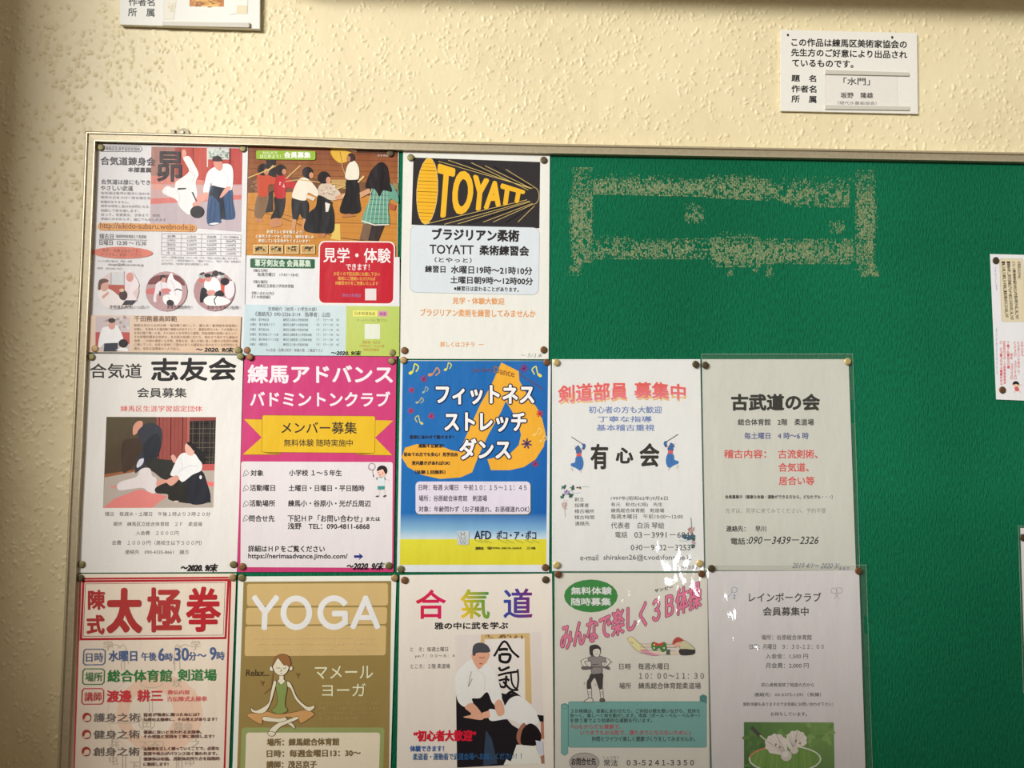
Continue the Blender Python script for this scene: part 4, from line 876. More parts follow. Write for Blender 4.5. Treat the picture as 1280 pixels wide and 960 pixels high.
# ---- poster 10: yoga
def poster_j():
    p = Print('poster', 'khaki yoga poster with a drawn woman sitting cross-legged', 'poster',
              [(297.8,720.6),(495.6,719.7),(486.5,1012),(289,1012)], 0.0, .7, (210,206,196), M_MATTE, slope=-.004)
    p.frame(290, 710, 3.84); K = (134,114,66); L = (186,160,108)
    p.part('colour_panel'); p.poly([(55,66),(765,62),(752,1150),(18,1150)], K)
    p.rect(72,76,750,184,(160,138,86),12,dy=-3); p.rect(72,76,748,182,L,12,dy=-3); p.rect(68,191,745,272,L,12,dy=-3,dx=-2); p.rect(64,280,741,423,L,12,dy=-4,dx=-4)
    p.rect(46,766,732,1150,(134,144,90),14,dx=-12); p.rect(68,790,711,1150,(206,196,172),14,dx=-10)
    p.part('title_lettering'); W_ = (222,212,204)
    # rounded monoline letters
    def st(pts, w=27, cur=False):
        (p.curve if cur else p.line)(pts, w, W_)
        for q in (pts[0], pts[-1]): p.ell(q[0], q[1], w/2, w/2, W_, n=14)
    st([(110,145),(159,213)]); st([(212,145),(159,213)]); st([(158,213),(155,285)]); p.ring(309,215,62,69,28,W_,n=36)
    p.ring(490,214,66,69,28,W_,n=34,a0=-315,a1=-35); st([(538,168),(530,160)],27); st([(492,219),(543,219)]); st([(543,219),(543,262)]); st([(582,280),(642,146)]); st([(697,280),(642,146)]); st([(612,238),(670,238)],24)
    p.part('lettering'); c = (206,184,136)
    for i, t in enumerate(('The awareness of yoga comes from the relaxation as experienced by everyone','and practice flows in elements of presence, the yoga affects our mind and','appreciation for it is discovered and the feeling of calmness')): p.text(t, (98,125,135)[i], (705,670,660)[i], 331+i*27, 345+i*27, c)
    c = (224,210,172); p.text('マメール', 398, 677, 470, 532, c, .5); p.text('ヨーガ', 433, 642, 554, 616, c, .5)
    for i, t in enumerate(('ヨーガは体をやわらげるだけでなく体質を','改善する。心の疲れもほぐしてくれます。','初めての方でも安心、ゆっくり呼吸しながら','楽しく行なえます。ぜひ体験してみて下さい。')): p.text(t, 418, 710, 642+i*24, 657+i*24, (164,146,96))
    c = (112,94,60)
    for i, (t, x1) in enumerate((('場所：練馬総合体育館',513),('日時：毎週金曜日13：30～',617),('講師：茂呂京子',407),('持物：ヨガマット',440))): p.text(t, 168-i, x1-i, 818+i*54, 852+i*54, c, 1.5, slope=-.008)
    p.part('handwriting'); p.text('Relax...', 66, 176, 488, 518, (70,56,34), .6, shear=.1)
    p.part('woman_drawing'); p.frame(300, 810, 8.35); S = (222,200,176); D = (92,62,42); T = (184,140,88)
    for x, y in ((605,285),(235,368)): p.line([(x-18,y-20),(x,y+5),(x+16,y-18)], 10, (110,76,48)); p.line([(x,y),(x+2,y+26)], 7, (110,76,48))
    p.curve([(345,260),(330,380),(320,420),(255,475)], 9, (124,84,54))
    def outl(P, c, w=5, sm=True): 
        p.poly(P, c, sm); Q = smooth_pts(P) if sm else P; p.line(list(Q), w, D, closed=True)
    outl([(270,660),(400,690),(560,670),(690,645),(770,680),(760,710),(640,785),(600,740),(480,720),(430,740),(250,720),(220,795),(80,715),(100,680),(180,680)], T)
    outl([(250,715),(400,735),(470,720),(490,745),(560,800),(570,845),(510,800),(430,780),(250,760)], S); outl([(590,715),(600,745),(430,820),(360,890),(300,890),(320,840),(400,780),(470,760)], S); outl([(290,880),(330,870),(370,890),(340,920),(300,910)], S)
    outl([(350,350),(375,345),(372,400),(310,600),(240,680),(130,670),(115,620),(150,650),(200,640),(295,575),(320,470)], S); outl([(485,345),(520,360),(545,400),(600,520),(700,610),(770,600),(775,625),(730,660),(680,640),(580,540),(530,430),(495,400)], S)
    outl([(410,290),(455,290),(458,330),(490,350),(430,385),(375,350),(405,330)], S); outl([(385,345),(430,385),(480,345),(492,420),(475,520),(470,600),(495,655),(410,690),(330,655),(380,600),(390,520),(375,420)], (122,138,76))
    outl([(330,190),(310,200),(312,235),(345,240)], S); outl([(525,190),(548,200),(545,230),(515,235)], S)
    outl([(345,180),(370,115),(430,95),(500,140),(512,200),(480,265),(425,290),(370,260),(345,210)], S); outl([(340,190),(360,110),(420,65),(500,80),(530,150),(520,200),(490,180),(455,175),(420,130),(395,105),(365,150)], (136,94,56))
    p.curve([(378,200),(398,214),(418,202)], 5, D); p.curve([(448,206),(465,215),(482,200)], 5, D); p.curve([(425,215),(435,240),(415,242)], 5, D); p.curve([(418,264),(430,268),(440,262)], 5, (170,80,60))
    return p.done()

# ---- poster 11: aikido rainbow characters
def poster_k():
    p = Print('poster', 'aikido poster with three large rainbow coloured characters over a photo of two men', 'poster',
              [(499.7,718.8),(690,717),(692.8,1012),(495,1012)], 0.0, .76, (218,206,196), M_MATTE, slope=-.006)
    p.frame(490, 710, 3.84); p.part('title_lettering')
    mix = lambda A, B, t: tuple(np.array(A)*(1-t)+np.array(B)*t)
    p.text('合', 116, 257, 106, 242, lambda a, d: mix((190,36,60),(196,30,90),a), 2.6); p.text('氣', 331, 467, 104, 242, lambda a, d: mix((216,180,40),(60,130,60),min(1,max(0,a*.9+(d-.5)*.3))), 2.6)
    p.text('道', 537, 672, 100, 238, lambda a, d: mix((50,70,150),(110,40,110),a), 2.6); p.text('雅の中に武を学ぶ', 205, 556, 261, 293, (40,34,34), 1.9)
    p.part('lettering')
    for t, a, b, y0, y1 in (('と　き：毎週土曜日',88,269,379,401),('pm７：００～８：４５',112,322,415,432),('ところ：２階 柔道場',90,278,460,483)): p.text(t, a, b, y0, y1, (70,62,60), .3)
    p.part('photo_print'); p.frame(560, 785, 5.486)
    p.poly([(50,50),(640,28),(660,930),(62,955)], (208,200,194)); p.poly([(225,45),(560,35),(575,520),(225,520)], (196,168,116)); p.poly([(250,78),(525,68),(530,520),(260,520)], (216,208,202)); p.blots(255,50,520,66,[(110,84,60),(140,110,70)],24,8,1)
    K = (26,22,26)
    for L, w in ((((318,190),(385,92),(440,160),(485,200)),10),(((350,150),(385,145),(410,148)),13),(((355,180),(360,225),(410,232),(425,185),(365,180)),13),(((350,270),(365,290),(420,268)),11),(((345,325),(400,310),(470,300)),10),(((430,305),(440,380),(470,415),(482,360),(478,285)),8),(((350,360),(400,350),(420,360)),10),(((400,330),(392,400),(360,400),(350,380)),11),(((380,370),(430,420),(480,425)),10),(((365,455),(400,460),(440,440),(520,495)),12)): p.curve(list(L), w*1.5, K)
    p.poly([(55,460),(130,540),(230,600),(400,620),(470,700),(470,760),(420,940),(62,958)], (28,24,28)); p.poly([(165,480),(270,435),(300,500),(330,560),(300,600),(200,570)], (28,24,28), True); p.poly([(400,640),(480,690),(640,780),(480,800),(440,930),(300,945),(240,700)], (28,24,28))
    p.poly([(260,700),(300,760),(340,930),(240,945)], (50,64,84)); p.poly([(360,455),(440,450),(520,495),(400,560)], (28,24,28))
    p.poly([(165,215),(270,250),(330,320),(370,490),(310,520),(270,440),(220,480),(165,485),(170,520),(110,540),(60,480),(52,330),(100,260)], (228,220,210), True); p.curve([(160,300),(140,400),(165,350)], 5, (150,130,120)); p.curve([(195,285),(250,330),(250,430)], 4, (206,192,182))
    p.poly([(165,210),(175,170),(280,170),(270,220),(235,265),(205,280)], (206,154,128), True); p.poly([(168,180),(175,120),(220,100),(270,120),(285,165),(200,170),(185,190)], (70,70,76), True); p.curve([(215,200),(235,206),(250,200)], 4, (90,56,44)); p.ell(225,245,12,4,(160,80,70))
    p.poly([(380,545),(430,480),(500,470),(580,540),(620,600),(610,660),(500,660),(460,640),(400,625),(290,635),(280,560),(340,560)], (228,220,212), True)
    p.poly([(115,545),(170,515),(240,600),(230,630),(150,620),(105,610),(160,590)], (206,156,130), True); p.poly([(235,580),(285,565),(290,615),(235,620)], (212,160,134)); p.poly([(320,520),(350,490),(375,520),(388,580),(360,605),(335,590)], (206,156,130), True)
    p.poly([(480,700),(520,650),(540,700),(500,800),(470,760)], (150,100,80), True); p.poly([(510,700),(560,655),(610,680),(640,740),(620,790),(560,815),(500,790)], (26,20,22), True)
    p.poly([(470,800),(600,810),(650,930),(380,940),(400,900),(430,915)], (222,214,206)); p.poly([(600,770),(650,780),(655,870),(620,860)], (190,194,206)); p.poly([(610,595),(655,600),(655,650),(630,640)], (26,22,26)); p.poly([(635,640),(655,645),(657,760),(640,760)], (170,110,90)); p.poly([(635,880),(658,870),(660,930),(640,930)], (150,110,90))
    p.part('lettering'); p.frame(490, 710, 3.84)
    p.text('“初心者大歓迎”', 105, 402, 780, 830, (196,26,50), 2.4, up=True); p.text('体験できます！', 87, 248, 853, 881, (40,88,150), 1); p.text('柔道着・運動着で武道会場へお越しください！！', 100, 622, 888, 921, (44,92,140), .5)
    return p.done()

# ---- poster 12: 3B gymnastics
def poster_l():
    p = Print('poster', 'gymnastics poster in a crinkled clear sleeve, with a pink outlined slanting title and green oval', 'poster',
              [(693.5,716.3),(883.6,716.3),(888,1012),(694,1012)], 0.0, .76, (208,204,196), M_MATTE)
    p.frame(685, 710, 3.84)
    p.part('colour_panel'); p.ell(206,134,129,79,(40,124,52)); 
    p.rect(97,640,762,862,(54,110,108),10); p.rect(98.5,641.5,760.5,860.5,(112,164,160),10); p.poly([(62,655),(80,648),(97,655),(97,890),(80,902),(62,890)], (54,110,108)); p.poly([(63.5,656),(80,650),(95.5,656),(95.5,889),(80,900),(63.5,889)], (112,164,160)); p.ring(80,665,12,11,2,(54,110,108))
    p.poly([(728,640),(728,615),(745,606),(763,615),(763,650),(745,645)], (70,130,128)); p.ring(745,626,10,10,2,(40,90,90)); p.ell(174,932,73,46,(110,106,104)); p.ell(174,932,70,43,(172,166,162))
    p.part('title_lettering'); p.text('無料体験', 112, 305, 92, 127, (226,236,222), 1.4, up=True); p.text('随時募集', 112, 301, 144, 180, (226,236,222), 1.4)
    def w(a, d):
        x = 62+672*a; t = 275-225*a-22*math.sin(a*3.3)*-.6; b = 400-218*a+26*math.sin(a*3.14)*-.5+8
        t = 272+(58-272)*a+28*math.sin(a*math.pi)*(.5); b = 400+(186-400)*a-10*math.sin(a*math.pi)+20*math.sin(a*math.pi)
        return (x, b+(t-b)*d)
    p.text('みんなで楽しく３Ｂ体操', 0, 1, 0, 140, (222,112,146), 2.2, warp=w, out=(74,34,52), ob=2.6)
    p.text('サンビー', 512, 600, 92, 108, (50,46,46), .8, slope=-.22)
    p.part('lettering'); c = (84,80,78)
    for t, a, b, y0, y1 in (('日時',342,397,458,487),('毎週水曜日',433,578,457,487),('１０：００～１１：３０',437,748,504,532),('場所',342,398,551,580),('練馬総合体育館柔道場',434,733,550,580)): p.text(t, a, b, y0, y1, c, .5)
    for t, a, b, y0, y1, cc in (('３Ｂ体操は、音楽にあわせたり、ご存知の歌を歌いながら、気持ち',110,728,676,696,(50,70,70)),('良～く、楽し～く体を動かします。用具（ボール・ベル・ベルター）',107,728,698,718,(50,70,70)),('を使う事でより効果的な運動を行います。',107,500,721,742,(50,70,70)),('『心もからだも健康で、',112,350,750,772,(176,70,84)),('いつまでもお元気で、寝たきりにならないために』',155,685,778,802,(176,70,84)),('仲間とワイワイ楽しく健康づくりをしてみませんか。',210,705,808,832,(50,70,70))): p.text(t, a, b, y0, y1, cc, .5, up=(y0 == 676))
    p.text('お問合せ先', 113, 230, 912, 946, (40,36,36), 1.2); p.text('じょうほう', 266, 340, 903, 915, (84,80,78)); p.text('常法', 268, 334, 919, 951, (70,66,64), .5); p.text('０３-５２４１-３３５０', 378, 700, 922, 947, (60,56,54), .8)
    p.part('illustration'); p.frame(720, 790, 8.0); D = (56,50,50)
    def ol(P, c, w=5, sm=True):
        p.poly(P, c, sm); Q = smooth_pts(P) if sm else P; p.line(list(Q), w, D, closed=True)
    WH = (214,208,200); GY = (134,128,128)
    ol([(110,560),(155,560),(158,660),(130,670)], WH, sm=False); ol([(235,565),(268,560),(275,670),(248,670)], WH, sm=False); ol([(85,690),(130,660),(162,665),(165,698),(85,700)], WH, 6); ol([(240,695),(245,665),(280,668),(286,696)], (90,84,84), 5)
    p.line([(125,600),(158,602)], 4, D); p.line([(126,622),(158,624)], 4, D); p.line([(242,600),(270,600)], 4, D); p.line([(244,622),(272,622)], 4, D)
    p.poly([(155,415),(262,410),(268,480),(262,565),(230,568),(205,500),(185,460),(150,510),(152,562),(112,565),(108,500),(130,460)], (50,44,46), True)
    ol([(115,260),(70,275),(50,300),(95,370),(130,360),(85,300),(130,285)], WH); ol([(290,255),(345,300),(280,355),(262,350),(310,300),(280,280)], WH)
    ol([(125,255),(180,240),(235,240),(295,265),(285,305),(255,300),(262,400),(200,420),(155,412),(150,300),(125,290)], GY)
    ol([(58,350),(95,345),(160,355),(160,365),(90,375),(60,370)], (100,94,94)); ol([(270,350),(320,345),(336,368),(320,374)], (100,94,94)); p.line([(160,325),(225,322)], 6, D); p.line([(140,348),(250,352)], 7, D)
    p.poly([(135,150),(160,130),(210,128),(245,160),(245,215),(225,190),(180,180),(170,235),(140,225)], (40,36,38), True); ol([(172,180),(215,165),(242,185),(235,230),(208,252),(172,225)], WH, 4); p.curve([(195,215),(208,225),(218,212)], 4, D); p.line([(185,195),(196,192)], 4, D); p.line([(218,190),(228,192)], 4, D)
    for a, b in (((45,290),(50,300)),((345,295),(365,305)),((80,505),(84,520)),((190,520),(196,535))): p.line([a, b], 4, D)
    # stretching figure with ball and ribbons
    ol([(515,70),(560,50),(620,100),(700,170),(830,225),(760,235),(650,205),(580,160)], (226,206,150), 3); p.poly([(640,180),(720,180),(830,225),(780,235),(690,215)], (214,140,170), True); p.poly([(540,90),(580,110),(560,120)], (200,150,140))
    for y in (118,150,185,210): p.line([(640,y),(1000,y+4)], 3, (130,96,90))
    p.poly([(650,125),(1000,125),(1000,150),(700,150)], (222,196,178)); p.poly([(700,190),(1050,190),(1050,225),(830,228)], (222,196,178)); p.poly([(905,175),(940,175),(942,228),(900,228)], (74,86,78))
    p.poly([(1030,180),(1080,165),(1180,170),(1185,215),(1130,232),(1045,228)], (40,34,36), True); ol([(1050,100),(1085,85),(1150,130),(1185,175),(1100,170),(1040,165)], (196,190,156), 3); p.poly([(965,125),(975,80),(1020,50),(1070,75),(1075,90),(1040,95),(1000,120)], (170,62,50), True); p.poly([(975,125),(1030,100),(1050,120),(1020,150),(985,145)], (222,170,146), True)
    p.poly([(765,100),(830,120),(880,100),(905,130),(900,185),(860,200),(830,160),(790,190),(755,160)], (60,116,56), True); p.poly([(775,98),(830,115),(880,98),(850,145),(830,130),(800,140)], (196,54,54), True); p.ell(782,128,10,10,(220,190,90)); p.ell(880,160,9,9,(220,214,180)); p.ell(780,160,9,9,(220,214,180))
    p.sleeve([(692.8,714.6),(884.2,714.6),(889,1013),(693,1013)], .0026, .0013, 5, 'crinkled_sleeve')
    return p.done()

# ---- poster 13: rainbow club
def poster_m():
    p = Print('poster', 'badminton sheet in a clear sleeve, with a photo of shuttlecocks on green', 'poster',
              [(884.4,714),(1073.8,713),(1083.5,1012),(891,1012)], 0.0027, .76, (202,198,200), M_SATIN)
    p.frame(880, 700, 3.692); p.part('title_lettering')
    p.text('レインボークラブ', 208, 541, 151, 192, (62,58,60), .9); p.text('会員募集中', 273, 482, 218, 257, (62,58,60), 1.1)
    p.part('lettering')
    for t, a, b, y0, y1 in (('場所：谷原総合体育館',265,497,345,369),('日時：月曜日　９：３０-１２：００',210,553,388,412),('入会金：1,500 円',285,480,432,456),('月会費：2,000 円',285,483,475,500),('初心者教室終了程度の方から',265,508,567,585),('連絡先：03-5372-1291（長藤）',232,540,612,630),('無料体験もありますのでお気軽にお問い合わせ下さい！',181,595,657,674),('お待ちしています。',308,475,702,720)): p.text(t, a, b, y0, y1, (86,82,84), .4)
    p.part('illustration'); c = (110,140,166)
    p.ring(140,138,13,13,2.4,c); p.line([(130,148),(108,174)], 2.4, c); p.ell(107,176,4,4,(60,60,70)); p.ell(141,164,5,4,c); p.ell(140,176,4,4,(100,110,120))
    c = (150,144,144); p.ring(600,142,13,13,2.4,c); p.ring(624,140,13,13,2.4,c); p.line([(606,154),(622,178)], 2.4, c); p.line([(618,153),(602,180)], 2.4, c)
    p.part('photo_print'); p.frame(880, 780, 5.3333)
    p.grad([(266,654),(865,656),(875,1240),(268,1240)], [(66,108,50),(112,146,78),(60,100,44),(40,80,40)]); p.blots(500,670,850,800,[(104,140,70),(92,130,60),(120,152,84)],40,24,3); p.blots(280,680,420,950,[(60,100,44),(72,112,54),(84,120,56)],30,24,4)
    p.ell(540,905,236,90,(104,142,64),0,40); 
    for i in range(12): p.line([(360+i*34,850-10*math.sin(i/11*3.14)),(330+i*38,960)], 1.8, (150,170,110), up=False)
    p.ring(540,900,238,88,9,(206,208,196)); p.ring(540,900,238,88,9,(196,110,80),a0=188,a1=238)
    p.line([(370,740),(420,780)], 9, (196,190,170)); p.line([(320,692),(365,738)], 24, (66,62,60))
    WH = (216,206,200)
    for cx, cy, r, kx, ky in ((480,800,66,548,878),(615,775,64,600,842)):
        P = []
        for i in range(28):
            a = math.radians(120+i*8.5) if cx == 480 else math.radians(175+i*8.2); rr = r*(1.06 if i % 4 < 2 else .98); P.append((cx+rr*math.cos(a)*1.08, cy+rr*math.sin(a)*1.0))
        P.append((kx+10,ky-20)); P.append((kx-30,ky-5)); p.poly(P, WH)
        for i in range(7):
            a = math.radians(150+i*24) if cx == 480 else math.radians(190+i*22); p.line([(kx-4,ky-14),(cx+r*.95*math.cos(a),cy+r*.95*math.sin(a))], 2.5, (180,168,160), up=False)
        p.blots(cx-10,cy-5,cx+30,cy+25,[(110,104,70),(130,120,90)],6,6,2)
    p.ell(602,842,26,24,(206,196,192)); p.ell(548,878,37,36,(200,190,186)); p.ell(542,868,22,20,(220,212,208))
    p.sleeve([(883,706),(1082.8,706),(1092.5,1012),(889,1012)], .0039, .0012, 9, notch=(.2,.285))
    return p.done()

# ---- sheet at the right edge
def sheet_n():
    p = Print('poster', 'sheet with a beige panel of upright writing, cut off at the right edge', 'poster',
              [(1237.5,317.5),(1378,321),(1382,505),(1245.2,499.3)], 0.0, .95, (226,226,228), M_MATTE)
    p.frame(1230, 310, 10.667); p.part('colour_panel'); p.rect(205,140,522,985,(150,146,120),28,dx=30); p.rect(208,143,519,982,(218,206,174),27,dx=30)
    p.part('lettering'); c = (58,54,50)
    p.vtext('先施設のみなさまへ', 468, 178, 420, 44, c, .8, 6)
    p.vtext('へルール遵守！基本動作を守り、体調を崩さず試しましょう', 395, 178, 950, 44, c, 1.2, 50); p.vtext('一健康を過ごし用法は室数につけ、人数がいやめの生活しましょう', 326, 178, 960, 44, c, 1.2, 50); p.vtext('一厳しく楽しく競あして、励まし議論は勝お手がいやおましょう', 258, 178, 930, 44, c, 1.2, 50)
    p.vtext('子供のつどい教室', 150, 250, 560, 24, (140,140,180), 0, 20)
    p.frame(1230, 395, 8.727); r = (206,96,104)
    for t, x, y0, y1, b in (('区 03-3994-1884',185,272,758,.4),('区役所内スポーツ振興課事業係',222,272,745,1),('〒176-8501',263,275,575,.3),('最終　３月２２日',300,405,695,.6),('（水）日　３月１１日',338,275,695,.5),('（往復ハガキ郵送して',376,275,640,.5),('お申込み、',415,275,440,.6)): p.vtext(t, x, y0, y1, 26, r, b, 4)
    p.vtext('締切時間当日消印有効', 135, 130, 640, 15, (120,140,190), 0, 8)
    p.part('illustration'); p.ell(345,752,30,26,(232,190,164)); p.poly([(312,750),(320,722),(345,710),(375,722),(385,752),(350,742)], (40,34,36), True); p.poly([(335,778),(370,774),(385,812),(362,822),(340,812)], (206,100,96), True); p.line([(370,770),(410,750)], 8, (226,176,156)); p.line([(340,815),(325,835)], 8, (226,176,156)); p.line([(380,815),(400,835)], 8, (226,176,156))
    return p.done()
def sheet_o():
    p = Print('poster', 'sleeved blank sheet of which only the top left corner shows at the lower right edge', 'poster',
              [(1275.5,660),(1420,662),(1432,870),(1282,862)], 0.0, .85, (216,212,214), M_SATIN)
    p.sleeve([(1272.5,657),(1424,659),(1436,874),(1279,866)], .0012, .0006, 77, nx=20, ny=28)
    return p.done()

# ================================================================ name cards on the wall
M_CARD = print_mat('card_print', .45, .4, .1)
M_PLASTIC, _nt, _b = newmat('clear_plastic_rail'); _b.inputs['Base Color'].default_value = (*lin((206,202,190)), 1); _b.inputs['Roughness'].default_value = .25
def card_common(p, z, frame, rails):
    pass
def card_box(p, name, pts, z0, z1, mat):
    c = uvs(np.asarray(pts, float)/p.fs+np.array([p.fx, p.fy]), z1)
    V = [np.array(W(a[0], a[1], z1))-p.org for a in c]+[np.array(W(a[0], a[1], z0))-p.org for a in c]
    mesh_obj(name, V, [(0,3,2,1),(0,1,5,4),(1,2,6,5),(2,3,7,6),(3,0,4,7),(4,5,6,7)], mat, p.root)
def card_right():
    f = lambda x, y: (960+x/6.095, 20+y/6.095); z = ZW+.0045
    p = Print('name_card', 'white caption card hanging from two threads above the board at upper right', 'caption card',
              [f(97,105), f(1135,130), f(1143,745), f(97,722)], z, .98, (232,230,222), M_CARD, thick=.003, slope=.021, kind_paper='card', group='caption cards on the wall')
    p.frame(960, 20, 6.095); p.part('lettering'); c = (34,32,32)
    for t, a, b, y0, y1 in (('この作品は練馬区美術家協会の',180,1057,178,238),('先生方のご好意により出品され',178,1060,257,315),('ているものです。',185,650,334,390),('題　名',180,366,450,500),('作者名',180,368,529,582),('所　属',180,368,607,660)): p.text(t, a, b, y0, y1, c, 2.2)
    p.part('name_slip'); p.poly([(437,440),(984,452),(990,700),(437,690)], (196,190,180)); p.poly([(439,441),(982,453),(988,700),(439,690)], (228,224,216))
    p.part('lettering'); p.text('「水門」', 576, 776, 470, 526, (50,48,48), 1.2, up=True, slope=.008); p.text('坂野　隆雄', 555, 800, 583, 625, (90,86,82), 1.6, slope=.01); p.text('（現代水墨画協会）', 530, 828, 650, 677, (120,116,112), .4, slope=.01)
    p.part('thread_hole'); p.ell(152,145,9,10,(50,46,42)); p.part('thread_hole'); p.ell(947,163,9,11,(50,46,42))
    card_box(p, 'slip_rail', [(437,410),(1075,430),(1075,455),(437,442)], z, z+.0022, M_PLASTIC); card_box(p, 'slip_rail', [(437,678),(1078,690),(1078,717),(437,708)], z, z+.0022, M_PLASTIC)
    for a, b in (((152,145),(182,92)), ((947,163),(975,118)), ((947,163),(925,100))):
        A, B = uv(*f(*a), z+.0004), uv(*f(*b), ZW+.0012); w = .00025
        mesh_obj('thread', [np.array(W(A[0]-w, A[1], z+.0005))-p.org, np.array(W(A[0]+w, A[1], z+.0005))-p.org, np.array(W(B[0]+w, B[1], ZW+.0012))-p.org, np.array(W(B[0]-w, B[1], ZW+.0012))-p.org, np.array(W(A[0], A[1], z+.0001))-p.org, np.array(W(B[0], B[1], ZW+.0008))-p.org],
                 [(0,1,2,3),(0,3,5,4),(1,4,5,2)], M_STEEL, p.root)
    p.done()
def card_left():
    f = lambda x, y: (120+x/5.565, y/5.565); z = ZW+.0085
    p = Print('name_card', 'white caption card cut off by the top edge, with a small orange picture', 'caption card',
              [f(168,-410), f(1142,-380), f(1138,200), f(165,170)], z, .98, (228,228,220), M_CARD, thick=.006, slope=.02, kind_paper='card', group='caption cards on the wall')
    p.frame(120, 0, 5.565); p.part('lettering'); c = (44,42,40)
    p.text('作者名', 228, 407, -12, 40, c, 1.8); p.text('所　属', 224, 406, 58, 114, c, 1.8)
    p.part('picture'); p.poly([(650,-120),(892,-116),(890,46),(650,44)], (186,120,52)); p.blots(670,-20,870,40,[(206,150,70),(150,92,40),(216,168,90),(170,104,44)],34,16,8); p.poly([(740,36),(830,30),(850,44),(740,44)], (224,178,90), True)
    p.part('tape'); p.poly([(470,8),(566,-40),(542,134),(472,138)], (206,202,188)); p.poly([(473,10),(563,-36),(539,131),(475,135)], (226,222,206)); p.blots(495,20,550,75,[(212,204,176),(222,214,190)],10,13,3)
    p.part('tape'); p.poly([(980,36),(1052,38),(1050,97),(976,94)], (222,210,176)); p.line([(1056,-20),(1054,92)], 3, (190,186,172)); p.line([(934,102),(975,94)], 3, (190,186,172))
    card_box(p, 'slip_rail', [(460,148),(1062,158),(1062,190),(460,176)], z, z+.0020, M_PLASTIC); card_box(p, 'slip_rail', [(1062,158),(1072,160),(1072,188),(1062,188)], z, z+.0024, M_STEEL)
    p.done()

# ================================================================ thumbtacks
TK = {'olive': metal('aged_brass', (124,116,76), .55, .65), 'copper': metal('dark_copper', (124,88,58), .55, .65), 'dark': metal('dark_bronze', (92,80,58), .55, .65),
      'tan': metal('dull_brass', (158,132,88), .55, .6), 'bright': metal('bright_brass', (224,202,138), .45, .6)}
_tm = {}
def tack(px, py, kind, z, where):
    """drawing pin: flat domed head on a short collar"""
    r, n = .0050, 20; z0 = max(z, 0)+.0002
    if kind not in _tm:
        rings = [(.0002, -.0030), (.0006, -.0004), (.0016, 0), (r*.97, .0003), (r, .0009), (r*.93, .0013), (r*.6, .00148), (r*.2, .00152)]
        V = [(a*math.cos(2*math.pi*i/n), -h, a*math.sin(2*math.pi*i/n)) for a, h in rings for i in range(n)]
        F = [(k*n+i, k*n+(i+1) % n, (k+1)*n+(i+1) % n, (k+1)*n+i) for k in range(len(rings)-1) for i in range(n)] + [[(len(rings)-1)*n+i for i in range(n)]]
        me = bpy.data.meshes.new('thumbtack'); me.from_pydata(V, [], F); me.shade_smooth(); me.materials.append(TK[kind]); _tm[kind] = me
    o = bpy.data.objects.new('thumbtack', _tm[kind]); COL.objects.link(o)
    u, v = uv(px, py, z0+.001); o.location = W(u, v, z0)
    o.rotation_euler = (random.uniform(-.06, .06), random.uniform(0, 6.28), random.uniform(-.06, .06))
    nm = {'olive':'olive brass', 'copper':'dark copper', 'dark':'dark bronze', 'tan':'dull brass', 'bright':'bright brass'}[kind]
    tag(o, nm+' thumbtack at '+where, 'thumbtack', 'thumbtacks holding the posters')

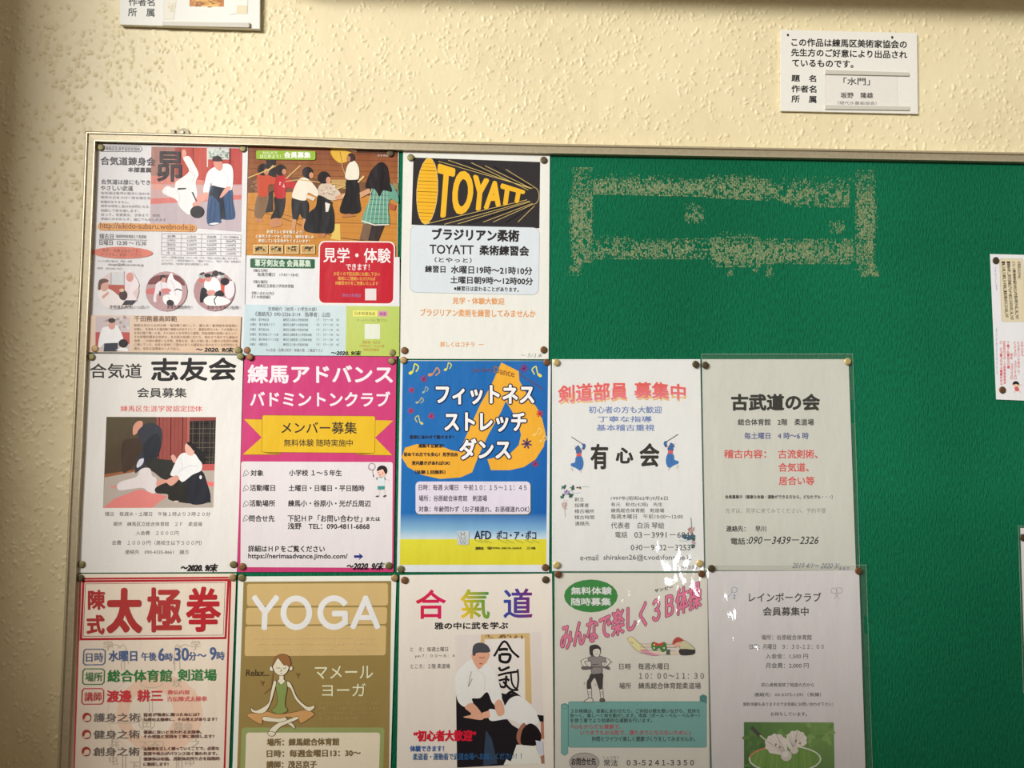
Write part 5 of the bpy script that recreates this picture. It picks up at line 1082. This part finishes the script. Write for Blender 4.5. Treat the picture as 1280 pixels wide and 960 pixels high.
POST = [poster_a, poster_b, poster_c, poster_d, poster_e, poster_f, poster_g, poster_h, poster_i, poster_j, poster_k, poster_l, poster_m, sheet_n, sheet_o]
for f_ in POST:
    r_ = f_(); r_['group'] = 'posters pinned to the notice board'
card_right(); card_left()
A_, B_, C_, D_, E_, F_, G_, H_, I_, J_, K_, L_, M_ = ('the aikido poster with the orange web address','the gym photo poster','the jiu-jitsu poster','the poster of a woman throwing her partner','the magenta badminton poster','the blue dance poster','the white kendo poster','the old martial arts sheet','the tai chi poster','the yoga poster','the rainbow character aikido poster','the gymnastics poster','the shuttlecock photo sheet')
for px, py, k, z, w in (
    (125.6,184,'olive',.0006,'top left corner of '+A_),(303.6,185.6,'olive',.0006,'top right corner of '+A_),(488,191.6,'dark',.0006,'top right corner of '+B_),
    (513.4,196.9,'olive',.0006,'top left corner of '+C_),(679.7,200,'dark',.0006,'top right corner of '+C_),
    (119,435.9,'tan',.0006,'bottom left corner of '+A_),(297.8,437.8,'olive',.0006,'bottom right corner of '+A_),(309,438,'copper',.0006,'bottom left corner of '+B_),
    (300.6,445.3,'olive',.0022,'top right corner of '+D_),(312.3,446.2,'copper',.0022,'top left corner of '+E_),
    (490.9,441,'olive',.0006,'bottom right corner of '+B_),(505.6,438,'copper',.0006,'bottom left corner of '+C_),(489.6,451.3,'olive',.0010,'top right corner of '+E_),(504.4,450.2,'tan',.0010,'top left corner of '+F_),
    (114,446.2,'olive',.0010,'top left corner of '+D_),(679.7,437.2,'copper',.0006,'bottom right corner of '+C_),(683.4,452.8,'copper',.0010,'top right corner of '+F_),
    (695.3,452.8,'bright',.0030,'top left corner of '+G_),(869.6,455.3,'dark',.0032,'top right corner of '+G_),(881.6,456.3,'dark',.0030,'top left corner of '+H_),(1059.7,451.6,'bright',.0030,'top right corner of '+H_),
    (101.6,705.6,'olive',.0010,'bottom left corner of '+D_),(291.6,705.6,'olive',.0010,'bottom right corner of '+D_),(99.8,722.5,'dark',.0012,'top left corner of '+I_),(290.6,722,'tan',.0010,'top right corner of '+I_),
    (302.9,708.4,'copper',.0010,'bottom left corner of '+E_),(485.9,707.1,'olive',.0010,'bottom right corner of '+E_),(301.9,722.3,'olive',.0010,'top left corner of '+J_),(493.2,722.5,'tan',.0010,'top right corner of '+J_),
    (500.9,711.3,'olive',.0010,'bottom left corner of '+F_),(505.6,725.3,'copper',.0010,'top left corner of '+K_),(681.6,709.4,'copper',.0010,'bottom right corner of '+F_),(682,724.6,'dark',.0010,'top right corner of '+K_),
    (695.6,706.2,'bright',.0030,'bottom left corner of '+G_),(697.5,717.9,'copper',.0028,'top left corner of '+L_),(874.7,704.3,'bright',.0030,'bottom right corner of '+G_),(877,717.3,'copper',.0030,'top right corner of '+L_),
    (889.3,710.7,'dark',.0048,'top left corner of '+M_),(1073.2,713.7,'copper',.0048,'top right corner of '+M_),
    (1245,325.5,'dark',.0006,'top left corner of the sheet of upright writing'),(1253.3,487.4,'copper',.0006,'bottom left corner of the sheet of upright writing'),(1279,672,'dark',.0020,'top left corner of the blank sheet at the lower right edge')):
    tack(px, py, k, z, w)
